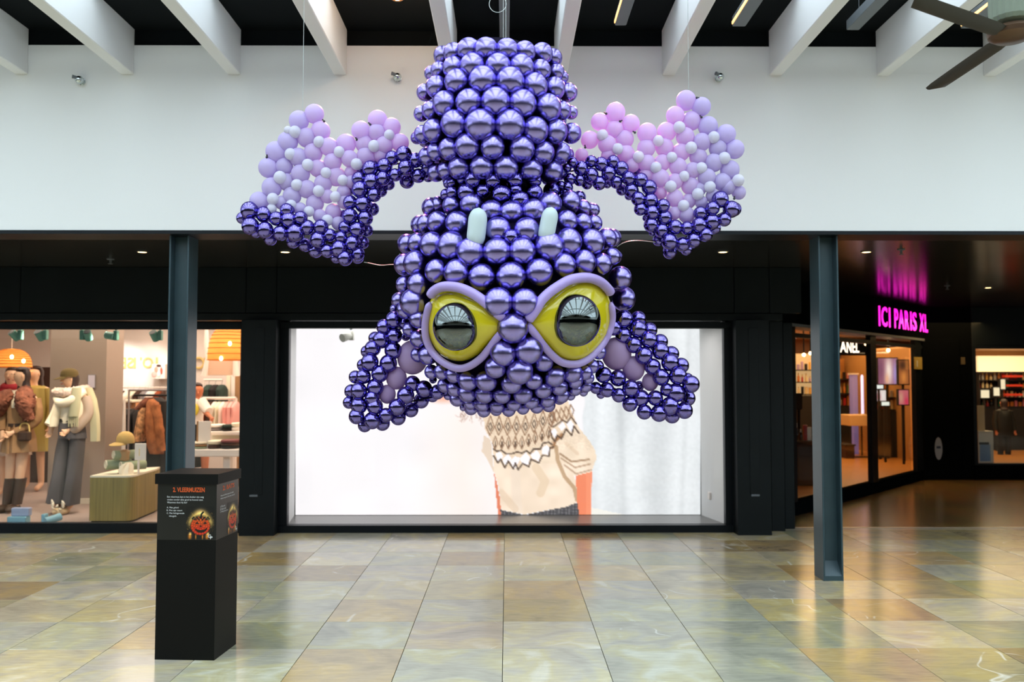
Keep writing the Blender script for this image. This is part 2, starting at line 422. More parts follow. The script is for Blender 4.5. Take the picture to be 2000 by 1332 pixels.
def far_floor_material():
    m = bpy.data.materials.new('polished_brown_stone_floor'); m.use_nodes = True; nt = m.node_tree; N = nt.nodes; L = nt.links
    b = N['Principled BSDF']; tc = N.new('ShaderNodeTexCoord')
    br = N.new('ShaderNodeTexBrick'); br.offset = 0; br.inputs['Scale'].default_value = 1.0; br.inputs['Brick Width'].default_value = .6; br.inputs['Row Height'].default_value = .6
    br.inputs['Mortar Size'].default_value = .004; br.inputs['Color1'].default_value = (*rgb(120, 92, 52), 1); br.inputs['Color2'].default_value = (*rgb(92, 76, 50), 1); br.inputs['Mortar'].default_value = (*rgb(60, 52, 40), 1)
    L.new(tc.outputs['Object'], br.inputs['Vector'])
    n = N.new('ShaderNodeTexNoise'); n.inputs['Scale'].default_value = 3; n.inputs['Detail'].default_value = 6; L.new(tc.outputs['Object'], n.inputs['Vector'])
    mx = N.new('ShaderNodeMix'); mx.data_type = 'RGBA'; mx.blend_type = 'OVERLAY'; mx.inputs['Factor'].default_value = .5
    L.new(br.outputs['Color'], mx.inputs['A']); L.new(n.outputs['Color'], mx.inputs['B']); L.new(mx.outputs['Result'], b.inputs['Base Color'])
    b.inputs['Roughness'].default_value = .2; return m
M['farfloor'] = far_floor_material()

YT = G(990, 1031).y              # threshold line at the right
mb = MB(); mb.box((-15, -10.6, -.12), (15, YT, -.012)); floor = mb.build('floor', M['grout'])
tag(floor, 'polished slate tile floor of the shopping hall', 'floor', kind='structure')
T = .5975
gx0 = G(982, 1270).x; gy0 = G(990, 1270).y
palette = [(1.0, 1.0, 1.0), (.92, .97, .94), (1.04, .98, .82), (.92, .76, .52), (.72, .60, .42), (.86, .93, .88), (1.08, 1.07, 1.03), (.84, .80, .58), (.72, .78, .66)]
wts = [5, 4, 3, 2.2, 1.6, 4, 4, 2.4, 2]
bmt = bmesh.new(); h = T / 2 - .0018
tmb = MB(); tmb.rings([[(-h, -h, -.02), (h, -h, -.02), (h, h, -.02), (-h, h, -.02)], [(-h, -h, -.0012), (h, -h, -.0012), (h, h, -.0012), (-h, h, -.0012)],
                       [(-h + .0012, -h + .0012, 0), (h - .0012, -h + .0012, 0), (h - .0012, h - .0012, 0), (-h + .0012, h - .0012, 0)]])
proto = tmb.build('floor_tile', M['tile'], floor); tile_me = proto.data
bpy.data.objects.remove(proto)
cells = []
for i in range(-24, 26):
    for j in range(-26, 9):
        cx, cy = gx0 + (i + .5) * T, gy0 + (j + .5) * T
        if cy + T / 2 > YT: continue
        cells.append((cx, cy))
def vis(c):
    x, y = c
    return y > 3.9 and abs(x - .0) < y * .62 + .8
special = {}
for (px_, py_), c_ in {(1700, 1190): (.74, .58, .38), (1545, 1118): (.80, .60, .36), (1490, 1064): (.68, .54, .36), (60, 1160): (.72, .60, .42), (1080, 1192): (.82, .74, .48), (890, 1240): (.86, .80, .76), (1090, 1240): (1.0, 1.03, 1.02),
                       (1850, 1300): (.80, .74, .50), (1610, 1245): (.70, .74, .66), (1760, 1250): (.98, .96, .84), (1960, 1140): (.72, .74, .50), (1950, 1190): (.96, .98, .94), (1820, 1150): (.80, .70, .48), (530, 1090): (.84, .68, .42), (1610, 1180): (.92, .86, .60), (1300, 1120): (1.02, .96, .80)}.items():
    g_ = G(px_, py_); special[(int(math.floor((g_.x - gx0) / T)), int(math.floor((g_.y - gy0) / T)))] = c_
near = [c for c in cells if vis(c)]
near.sort(key=lambda c: c[1])
for k, (cx, cy) in enumerate(near[:300]):
    o = inst('floor_tile', tile_me, (cx, cy, 0), 1, floor, (0, 0, 0))
    t = rnd.choices(palette, wts)[0]; v = rnd.uniform(.9, 1.08)
    px_ = cx / max(cy, 1)
    if cx > 1.6: t = rnd.choices(palette, [2, 2, 4, 4, 2, 2, 1.5, 6, 5])[0]; v *= .93
    for k_, tc_ in special.items():
        if k_ == (round((cx - gx0) / T - .5), round((cy - gy0) / T - .5)): t, v = tc_, 1
    o.color = (t[0] * v, t[1] * v, t[2] * v, 1)
ylast = max(c[1] for c in near) + T / 2
fm = MB()
for cx, cy in [c for c in cells if c not in near[:300]]:
    n = len(fm.v); fm.v += [(cx - h, cy - h, 0), (cx + h, cy - h, 0), (cx + h, cy + h, 0), (cx - h, cy + h, 0)]; fm.f.append((n, n + 1, n + 2, n + 3)); fm.mi.append(0)
fm.build('floor_tiles', M['tile'], floor, fixn=False)['kind'] = 'stuff'
if YT - ylast > .01:
    MB().box((-15, ylast + .004, -.02), (15, YT - .02, -.0005)).build('floor_edge_strip', M['tile'], floor)
mb = MB().box((3.0, YT - .02, -.01), (15, YT + .02, .003)); tag(mb.build('trim_1', M['threshold']), 'thin metal threshold strip in the floor at the right', 'trim', kind='structure')
mb = MB().box((-16, YT + .02, -.12), (16, 26, 0)); tag(mb.build('floor_1', M['farfloor']), 'dark brown polished floor of the side passage', 'floor', kind='structure')

# upper white wall, black ceiling, beams
mb = MB().box((-15, YW, ZS + .03), (15, YW + .32, Zp(90, YW)))
tag(mb.build('wall_back', M['white_wall']), 'white upper wall above the dark shop fronts', 'wall', kind='structure')
mb = MB().box((-15, YW - .004, ZS), (15, YW + .30, ZS + .03))
tag(mb.build('trim_2', M['frame']), 'black edge under the white upper wall', 'trim', kind='structure')
mb = MB().box((-15, 6.3, ZC), (15, 9.8, ZC + .12)).box((-15, YW + .03, Zp(90, YW)), (15, YW + .30, ZC))
tag(mb.build('ceiling', M['black_ceiling']), 'black ceiling between the white beams', 'ceiling', kind='structure')
ZB = Zp(147, YW)
bx = [-1.5, -1.0, -.5, 0, .5]
bw = .105
first = None; centres = [43, 250, 458, 665, 880, 1095, 1305, 1514, 1723, 1932]
names = ['leftmost', 'second from the left', 'third from the left', 'fourth from the left', 'behind the sculpture on its left', 'behind the sculpture on its right',
         'fourth from the right', 'third from the right', 'second from the right', 'rightmost']
outer = [-7, -6, -5, 10, 11, 12]
for k, pxc in enumerate(centres + [43 - 209, 43 - 418, 43 - 627, 1932 + 209, 1932 + 418]):
    xc = X(pxc, YW, 100)
    mb = MB().cbox((xc - bw / 2, -7.5, ZB), (xc + bw / 2, YW + .001, ZC - .03 if False else ZC), .006)
    o = mb.build('beam', M['beam'])
    tag(o, 'white roof beam, ' + (names[k] if k < 10 else ('outside the frame at the left' if k < 13 else 'outside the frame at the right')), 'beam', 'white roof beams', 'structure')
# opposite side of the hall and its ends, seen only in reflections
mb = MB().box((-15, -9.3, 2.9), (15, -9.0, 7.0)); tag(mb.build('wall_front', M['white_wall']), 'white upper wall on the far side of the hall', 'wall', kind='structure')
mb = MB().box((-15, -10.5, 0), (15, -10.2, 2.9)).box((-15, -10.5, 2.9), (15, -9.0, 3.0)); tag(mb.build('wall_front_lower', M['facade']), 'dark shop fronts on the far side of the hall', 'wall', kind='structure')
for sgn, nm in ((-1, 'left'), (1, 'right')):
    mb = MB().box((sgn * 15.0 - .15, -10.5, 0), (sgn * 15.0 + .15, 26, 2.9)); tag(mb.build('wall_%s_lower' % nm, M['facade']), 'dark shop fronts at the %s end of the hall' % nm, 'wall', kind='structure')
    mb = MB().box((sgn * 15.0 - .15, -10.5, 2.9), (sgn * 15.0 + .15, YW + .3, 4.6))
    tag(mb.build('wall_' + nm, M['white_wall']), 'end wall of the hall, ' + nm, 'wall', kind='structure')
mb = MB().box((-15, -10.5, 4.62), (15, -2.6, 4.74)); tag(mb.build('ceiling_sky_blocker', M['black_ceiling']), 'added black ceiling shading the unseen rear half of the hall', 'ceiling', kind='structure')  # unseen cover added so that less sky light reaches the floor below
mb = MB().box((-15, 25.8, 0), (15, 26, 2.9)); tag(mb.build('wall_sky_blocker', M['facade']), 'added unseen dark wall keeping sky light out of the passage', 'wall', kind='structure')  # unseen, added to stop sky light leaking in under the soffit
# dark steel ridge structure of the glass roof
for k in range(3):
    yy = -2.4 + k * 3.6
    mb = MB().box((-15, yy, 5.0), (15, yy + .1, 5.18)); tag(mb.build('beam', M['dark_metal']), 'dark purlin of the glass roof above the hall', 'beam', 'roof purlins', 'structure')

# soffit
mb = MB().box((-15, YW + .02, ZS + .03), (15, 26, ZS + .10))
sof = mb.build('ceiling_1', M['soffit']); tag(sof, 'low dark glossy soffit above the shop fronts', 'ceiling', kind='structure')
def at_soffit(px, py): return G(px, py, ZS + .03)
spots_ = [(278, 491, 'left of the left column'), (557, 491, 'right of the left column'), (1412, 491, 'left of the right column'), (1692, 491, 'right of the right column'), (1930, 561, 'farthest back at the right edge')]
for px, py, lab in spots_:
    p = at_soffit(px, py); r = .052
    t = thing('ceiling_downlight', 'warm round soffit downlight ' + lab, 'downlight', p, 'warm soffit downlights')
    MB().lathe([(r, 0), (r, -.006), (r * .8, -.010), (r * .8, -.004), (r, 0)], p, 20).build('rim', M['dark_metal'], t, True)
    MB().lathe([(r * .78, -.0), (r * .78, -.007), (.001, -.009)], p, 20).build('lens', M['downlight'], t, True)
    lamp('SPOT', 'downlight_beam', p - Vector((0, 0, .03)), 3.5, (1, .72, .42), .05, rot=(0, 0, 0), spot=math.radians(85))
for px, py, lab in ((216, 506, 'left of the left column'), (1760, 487, 'above the magenta sign'), (1850, 558, 'far back at the right')):
    p = at_soffit(px, py)
    t = thing('ceiling_sprinkler', 'small grey sprinkler head in the soffit ' + lab, 'sprinkler', p, 'soffit sprinklers')
    MB().lathe([(.035, 0), (.035, -.006), (.012, -.01), (.012, -.035), (.001, -.036)], p, 14).build('body', M['grey_metal'], t, True)
    MB().lathe([(.022, -.045), (.022, -.049), (.001, -.05)], p, 14).build('deflector', M['grey_metal'], t, True)
    MB().box((p.x - .004, p.y - .004, p.z - .047), (p.x + .004, p.y + .004, p.z - .03)).build('stem', M['grey_metal'], t)

# steel H columns
def column(px_in, px_out, label):
    a, b = V(px_in, 900, 7.12).x, V(px_out, 900, 7.12).x
    x0, x1 = min(a, b), max(a, b); y0, y1 = 7.12, 7.335; t_ = .014
    r = thing('column', label, 'column', ((x0 + x1) / 2, (y0 + y1) / 2, 0), 'steel columns', 'structure')
    for xx in (x0, x1 - t_):
        MB().cbox((xx, y0, 0), (xx + t_, y1, ZS), .003).build('flange', M['steel'], r)
    MB().box((x0 + t_, y0 + .095, 0), (x1 - t_, y0 + .107, ZS)).build('web', M['steel'], r)
    mb = MB(); xa, xb = x0 + t_, x1 - t_
    mb.rings([[(xa, y0 + .002, 0), (xb, y0 + .002, 0), (xb, y0 + .095, 0), (xa, y0 + .095, 0)], [(xa, y0 + .002, .05), (xb, y0 + .002, .05), (xb, y0 + .095, .155), (xa, y0 + .095, .155)]])
    mb.build('foot_plate', M['steel'], r)
    MB().box((x0 - .006, y0 - .006, 0), (x1 + .006, y1 + .006, .008)).build('base_plate', M['grey_metal'], r)
column(1605, 1644, 'right dark steel column standing on the tiles in front of the perfume shop')
column(362, 323, 'left dark steel column behind the black quiz box')

# shop front: header, piers, frames
ZH = Zp(626)                    # underside of the header
ZL = Zp(612)
fac = MB().box((-15, YF + .12, ZH), (X(1565), YF + .3, ZS + .03)).build('wall_shopfront', M['facade_dark']); tag(fac, 'dark charcoal shop front header and piers', 'wall', kind='structure')
cuts = [-500, 35, 478, 538, 1000, 1436, 1505, 1568]
for a, b in zip(cuts, cuts[1:]):
    MB().cbox((X(a) + .003, YF, ZL + .004), (X(b) - .003, YF + .12, ZS + .03), .004).build('panel', M['facade'], fac)
MB().cbox((X(-500), YF - .012, ZH), (X(1530), YF + .12, ZL), .004).build('lintel', M['facade'], fac)
# piers (y in front of the frame)
def pier(pa, pb, yf, yb, ztop=None):
    return MB().cbox((X(pa, yf), yf, 0), (X(pb, yf), yb, ztop or ZH), .004).build('pier', M['facade'], fac)
YP = G(990, 1046).y - .0
pier(470, 538, YP - .06, YF + .3); pier(1438, 1504, YP - .06, YF + .3)
pier(1504, 1530, YF + .10, YF + .6); pier(1530, 1549, YF + .30, YF + 1.2)
# slim recessed service panels with small vents on both piers
for pa, pb in ((499, 515), (1463, 1482)):
    yf = YP - .066
    MB().cbox((X(pa, yf), yf, Zp(966, yf)), (X(pb, yf), yf + .01, Zp(640, yf)), .002).build('service_panel', M['facade'], fac)
for pa, pb in ((490, 506), (1465, 1481)):
    yf = YP - .070
    MB().cbox((X(pa, yf), yf, Zp(970, yf)), (X(pb, yf), yf + .012, Zp(966, yf)), .002).build('vent', M['grey_metal'], fac)

def window(name, label, px0, px1, py0, py1, fpx, ft, fb, yf=YF + .03):
    """window opening in pixels, frame widths in pixels: sides fpx, top ft, bottom fb"""
    r = thing(name, label, 'window', (X((px0 + px1) / 2), yf, 0), None, 'structure')
    x0, x1, z0, z1 = X(px0), X(px1), Zp(py1), Zp(py0); s = .0055 * fpx; zt = Zp(py0 - ft); zb = max(0, Zp(py1 + fb))
    d = .09
    MB().cbox((x0 - s, yf, z1), (x1 + s, yf + d, zt), .004).build('frame_head', M['frame'], r)
    MB().cbox((x0 - s, yf - .01, zb), (x1 + s, yf + d, z0), .004).build('frame_sill', M['frame'], r)
    MB().cbox((x0 - s, yf, z0), (x0, yf + d, z1), .004).build('frame_post', M['frame'], r)
    MB().cbox((x1, yf, z0), (x1 + s, yf + d, z1), .004).build('frame_post', M['frame'], r)
    MB().box((x0, yf + .045, z0), (x1, yf + .055, z1)).build('pane', M['glass'], r)
    return r
window('window_1', 'wide clothes shop window behind the left column', -420, 467, 643, 1022, 4, 14, 22)
window('window_2', 'large central display window with black frame', 562, 1416, 641, 1027, 20, 13, 16)
MB  # (panes are real thin glass)
# black inner return around the central window
mb = MB().box((X(538), YF - .005, Zp(1043)), (X(545), YF + .12, ZH)).box((X(1432), YF - .005, Zp(1043)), (X(1438), YF + .12, ZH))
tag(mb.build('trim_3', M['facade_dark']), 'black return strips beside the central window', 'trim', kind='structure')

# ------------------------------------------------------------------ central display box and its lit poster
YPOS = G(990, 1006, Zp(1027)).y
zf = Zp(1027); ztop = V(990, 632, YPOS).z
mb = MB().box((X(540), YF + .14, zf - .05), (X(1440), YPOS + .25, zf)); tag(mb.build('floor_2', mat('grey_display_floor', (.16, .155, .15), .3)), 'grey floor of the display window', 'floor', kind='structure')
xl, xr = V(577, 830, YPOS).x, V(1368, 830, YPOS).x
mb = MB(); x0 = X(562) - .01; x1 = X(1416) + .01
mb.obox((x0 - .03, YF + .13, zf), (.03, 0, 0), (xl - x0, YPOS - YF - .13, 0), (0, 0, ztop - zf))
tag(mb.build('wall_display_left', M['white_wall']), 'white left side of the display window', 'wall', kind='structure')
mb = MB().obox((x1, YF + .13, zf), (.03, 0, 0), (xr - x1 + .0, YPOS - YF - .13, 0), (0, 0, ztop - zf))
wdr = mb.build('wall_display_right', M['white_wall']); tag(wdr, 'white right side of the display window', 'wall', kind='structure')
q = V(1387, 968, YF + .5)
MB().cbox((q.x - .02, q.y - .04, q.z - .04), (q.x + .012, q.y + .04, q.z + .04), .004).build('socket', M['white_gloss'], wdr)
mb = MB().box((X(540), YF + .14, ztop), (X(1440), YPOS + .2, ztop + .05)); tag(mb.build('ceiling_2', M['facade']), 'dark ceiling of the display window', 'ceiling', kind='structure')
mb = MB().box((xl - .2, YPOS + .06, zf), (xr + .2, YPOS + .12, ztop)); tag(mb.build('wall_display_back', M['frame']), 'black back wall behind the lit poster', 'wall', kind='structure')

def poster():
    S = 2.0
    x0, x1, y0, y1 = 577.0, 1368.0, 636.0, 1006.0
    nx, ny = int((x1 - x0) / S) + 1, int((y1 - y0) / S) + 1
    gx, gy = np.meshgrid(np.linspace(x0, x1, nx), np.linspace(y0, y1, ny))
    rs = np.random.RandomState(3)
    def noise(s, seed):
        r = np.random.RandomState(seed); small = r.rand(int(400 / s) + 3, int(830 / s) + 3)
        u = (gx - x0) / s; v = (gy - y0) / s; iu = u.astype(int); iv = v.astype(int); fu, fv = u - iu, v - iv
        fu = fu * fu * (3 - 2 * fu); fv = fv * fv * (3 - 2 * fv)
        return (small[iv, iu] * (1 - fu) + small[iv, iu + 1] * fu) * (1 - fv) + (small[iv + 1, iu] * (1 - fu) + small[iv + 1, iu + 1] * fu) * fv
    col = np.empty(gx.shape + (3,)); col[:] = (241, 238, 240)
    warm = np.clip(1 - np.abs(gx - 905) / 110, 0, 1) * np.clip((gy - 760) / 60, 0, 1)
    col += warm[..., None] * np.array([4, -4, -12])
    col -= (noise(60, 1)[..., None] - .5) * 8
    # grey linen curtain at the right
    cur = np.clip((gx - 1138 - (noise(30, 5) - .5) * 8) / 5, 0, 1)
    wob = 7 * np.sin(gx / 13.0 + .5 * np.sin(gy / 70)) + 6 * np.sin(gx / 31.0 + 1) + (noise(4, 8) - .5) * 8 + (noise(40, 9) - .5) * 10
    wob -= 14 * np.exp(-((gx - 1215 - (gy - 900) * .03) / 8) ** 2) + 12 * np.exp(-((gx - 1335 + (gy - 900) * .04) / 6) ** 2) + 10 * np.exp(-((gx - 1160) / 9) ** 2)
    cc = np.stack([222 + wob, 226 + wob, 228 + wob], -1)
    col = col * (1 - cur[..., None]) + cc * cur[..., None]
    def poly(pts):
        ins = np.zeros(gx.shape, bool); k = len(pts)
        for i in range(k):
            (ax, ay), (bx_, by) = pts[i], pts[(i + 1) % k]
            c = ((ay > gy) != (by > gy)) & (gx < (bx_ - ax) * (gy - ay) / (by - ay + 1e-9) + ax); ins ^= c
        return ins
    def stroke(pts, wd):
        d = np.full(gx.shape, 1e9)
        for (ax, ay), (bx_, by) in zip(pts, pts[1:]):
            vx, vy = bx_ - ax, by - ay; t = np.clip(((gx - ax) * vx + (gy - ay) * vy) / (vx * vx + vy * vy + 1e-9), 0, 1)
            d = np.minimum(d, np.hypot(gx - ax - t * vx, gy - ay - t * vy))
        return np.clip(wd / 2 + .8 - d, 0, 1)
    def put(mask, c): 
        nonlocal col
        m_ = mask.astype(float)[..., None]; col = col * (1 - m_) + np.array(c, float) * m_
    Z = lambda pts: [(880 + a / 4.441, 760 + b / 4.441) for a, b in pts]
    # floor wedge and glimpsed face and hair
    put(poly(Z([(1215, 1025), (1510, 1090), (1510, 1100), (1215, 1100)])), (236, 234, 226))
    put(np.clip(1.2 - np.hypot((gx - 866) / 34, (gy - 777) / 12), 0, 1), (240, 182, 156))
    for k in range(26):
        ax = 905 + rs.rand() * 50; pts = [(ax + 14 * math.sin(t * 2.3 + k) * t, 790 + t * (14 + 22 * rs.rand())) for t in np.linspace(0, 1.2, 7)]
        put(stroke(pts, .8) * .35, (150, 104, 84))
    # arms, skirt
    skin = (236, 134, 98)
    put(poly(Z([(1088, 745), (1226, 715), (1220, 1095), (1110, 1095), (1090, 900)])), skin)
    m_ = poly(Z([(1170, 700), (1226, 700), (1222, 1095), (1180, 1095)])); col[m_] = col[m_] * .6 + np.array((246, 160, 124)) * .4
    put(poly(Z([(375, 715), (400, 800), (428, 950), (445, 1095), (412, 1095)])), (224, 128, 96))
    put(poly(Z([(290, 400), (350, 440), (375, 720), (335, 640), (300, 580), (270, 540)])), (226, 206, 186))
    sk = poly(Z([(430, 1045), (640, 1090), (900, 1040), (1105, 985), (1112, 1096), (440, 1096)])); put(sk, (84, 82, 86))
    g_ = sk & (np.sin(gx * .9) > .6); put(g_ * .5, (150, 148, 150)); g_ = sk & (np.sin(gy * 1.1 + gx * .1) > .75); put(g_ * .5, (40, 40, 44))
    # jumper
    body = poly(Z([(300, 60), (285, 230), (300, 350), (370, 480), (372, 700), (420, 850), (430, 1000), (445, 1047), (640, 1087), (800, 1057), (1000, 1022), (1100, 982), (1088, 800), (1070, 752),
                   (1100, 748), (1225, 716), (1268, 590), (1248, 520), (1200, 440), (1110, 330), (1065, 230), (1000, 60)]))
    put(body, (238, 218, 194))
    sh = noise(18, 11) - .5; col[body] -= sh[body][:, None] * np.array([18, 20, 22])
    low = body & (gy > 905); col[low] += np.array([4, 4, 6])
    def shade(pts, wd, c, a): put(stroke(Z(pts), wd) * body * a, c)
    shade([(915, 500), (930, 620), (990, 760), (1075, 860), (1095, 960)], 7, (176, 140, 104), .75)
    shade([(950, 560), (1050, 630), (1200, 610)], 3.2, (140, 104, 74), .7); shade([(960, 600), (1080, 680), (1210, 650)], 2.6, (150, 112, 82), .6); shade([(990, 660), (1090, 735), (1220, 700)], 2.6, (156, 118, 90), .6)
    shade([(880, 500), (905, 440), (960, 400)], 9, (150, 100, 60), .8); shade([(1000, 470), (1100, 560)], 6, (222, 196, 168), .7)
    shade([(560, 700), (580, 1060)], 18, (232, 214, 196), .6); shade([(740, 680), (820, 800), (780, 900)], 16, (222, 196, 164), .6); shade([(440, 900), (560, 1040)], 14, (220, 194, 166), .5)
    yoke = poly(Z([(300, 60), (285, 230), (300, 350), (365, 470), (380, 600), (470, 680), (585, 695), (690, 660), (800, 590), (880, 500), (900, 445), (1000, 345), (1100, 340), (1065, 230), (1000, 60)]))
    put(yoke * .7, (230, 206, 178))
    dk = (92, 72, 60); br = (148, 112, 86); wh = (246, 242, 246)
    for d_ in ([(395, 560), (425, 540), (460, 580), (430, 620), (405, 635)], [(450, 605), (500, 560), (530, 600), (475, 675)], [(515, 620), (560, 580), (605, 600), (560, 690), (540, 670)],
               [(600, 600), (655, 550), (690, 590), (670, 660), (620, 640)], [(695, 570), (745, 530), (780, 570), (765, 625), (705, 600)], [(790, 520), (835, 480), (860, 520), (845, 570), (795, 560)],
               [(870, 370), (900, 335), (925, 370), (905, 425)], [(935, 320), (970, 280), (1000, 320), (985, 345), (960, 365)], [(1005, 300), (1040, 265), (1070, 310), (1050, 375), (1030, 350)]):
        put(poly(Z(d_)), wh)
    put(stroke(Z([(375, 580), (410, 640), (435, 608), (470, 682), (500, 625), (545, 692), (562, 640), (586, 700), (625, 645), (678, 672), (698, 608), (765, 640), (797, 575), (855, 580), (862, 510), (895, 500)]), 2.6), dk)
    put(stroke(Z([(375, 520), (400, 540), (440, 530), (480, 560), (535, 560), (575, 545), (620, 555), (660, 535), (690, 560), (720, 520), (780, 520), (800, 470), (850, 460), (880, 480)]), 2.6), dk)
    put(stroke(Z([(862, 350), (880, 420), (905, 455), (925, 400), (962, 430), (1002, 345), (1050, 402), (1070, 322), (1112, 380)]), 2.6), dk)
    put(stroke(Z([(850, 300), (890, 330), (930, 300), (975, 270), (1010, 290), (1045, 240), (1090, 300)]), 2.2), dk)
    for k in range(9):      # lower row of leaves
        a = 385 + k * 58; b = 520 - max(0, k - 4) * 22; pts = [(a, b), (a - 20, b - 50), (a + 4, b - 110), (a + 24, b - 50), (a, b)]
        put(stroke(Z(pts), 1.5), br); put(stroke(Z([(a + 4, b - 62), (a + 2, b - 20)]), 2.2), dk)
    for k in range(8):      # upper row of leaves
        a = 340 + k * 76; b = 400 - max(0, k - 4) * 24; pts = [(a, b), (a - 30, b - 70), (a + 6, b - 170), (a + 38, b - 70), (a, b)]
        put(stroke(Z(pts), 1.6), br); put(stroke(Z([(a + 6, b - 110), (a + 20, b - 70), (a + 4, b - 40), (a - 12, b - 76), (a + 6, b - 110)]), 1.5), dk)
    for k in range(5):
        a = 880 + k * 42; b = 300 - k * 14; put(stroke(Z([(a, b), (a - 24, b - 50), (a - 6, b - 110), (a + 22, b - 60), (a, b)]), 1.6), br)
    fz = body & (gy < 880); col[fz] += ((rs.rand(*gx.shape) - .5) * 16)[fz][:, None]
    col = np.clip(col, 0, 255) / 255
    linc = np.where(col <= .04045, col / 12.92, ((col + .055) / 1.055) ** 2.4)
    A = V(x0, y0, YPOS); B = V(x1, y1, YPOS)
    me = bpy.data.meshes.new('poster_sheet')
    vs = [tuple(V(x, y, YPOS)) for x, y in zip(gx.ravel(), gy.ravel())]
    cen = V((x0 + x1) / 2, y1, YPOS)
    vs = [(a - cen.x, b - cen.y, c - cen.z) for a, b, c in vs]
    idx = np.arange(nx * ny).reshape(ny, nx)
    fs = np.stack([idx[:-1, :-1], idx[1:, :-1], idx[1:, 1:], idx[:-1, 1:]], -1).reshape(-1, 4).tolist()
    me.from_pydata(vs, [], fs)
    at = me.color_attributes.new('print', 'FLOAT_COLOR', 'POINT')
    at.data.foreach_set('color', np.concatenate([linc.reshape(-1, 3), np.ones((nx * ny, 1))], 1).ravel())
    m = bpy.data.materials.new('backlit_poster_print'); m.use_nodes = True; nt = m.node_tree; b = nt.nodes['Principled BSDF']
    a = nt.nodes.new('ShaderNodeAttribute'); a.attribute_name = 'print'
    b.inputs['Base Color'].default_value = (.02, .02, .02, 1); b.inputs['Roughness'].default_value = .6; b.inputs['Specular IOR Level'].default_value = .1
    nt.links.new(a.outputs['Color'], b.inputs['Emission Color']); b.inputs['Emission Strength'].default_value = 1.2
    me.materials.append(m)
    root = thing('lit_poster', 'large backlit poster of a person in a patterned cream jumper', 'poster', cen)
    o = bpy.data.objects.new('print', me); C.objects.link(o); o.parent = root; W[o.name] = cen
    mb = MB().box((A.x, YPOS + .004, cen.z), (B.x, YPOS + .05, A.z)); mb.build('light_box', M['frame'], root)
    mb = MB().box((A.x - .01, YPOS - .004, cen.z - .006), (B.x + .01, YPOS + .05, cen.z + .004)); mb.build('lower_edge', M['frame'], root)
poster()
# small grey track spotlight inside the display
p = V(682, 655, YF + .35)
t = thing('track_spotlight', 'grey spotlight hanging in the central display window', 'spotlight', V(682, 641, YF + .35))
MB().cbox((p.x - .005, p.y - .03, p.z - .055), (p.x + .055, p.y + .03, p.z + .055), .006).build('driver_box', flat('grey_shell', 176, 178, 170), t)
MB().tube([p + Vector((.0, -.01, .0)), p + Vector((-.06, -.09, -.035))], .048, 14).build('lamp_head', flat('grey_shell', 176, 178, 170), t, True)
MB().box((p.x + .01, p.y - .02, p.z + .055), (p.x + .03, p.y + .02, ztop)).build('stem', M['grey_metal'], t)

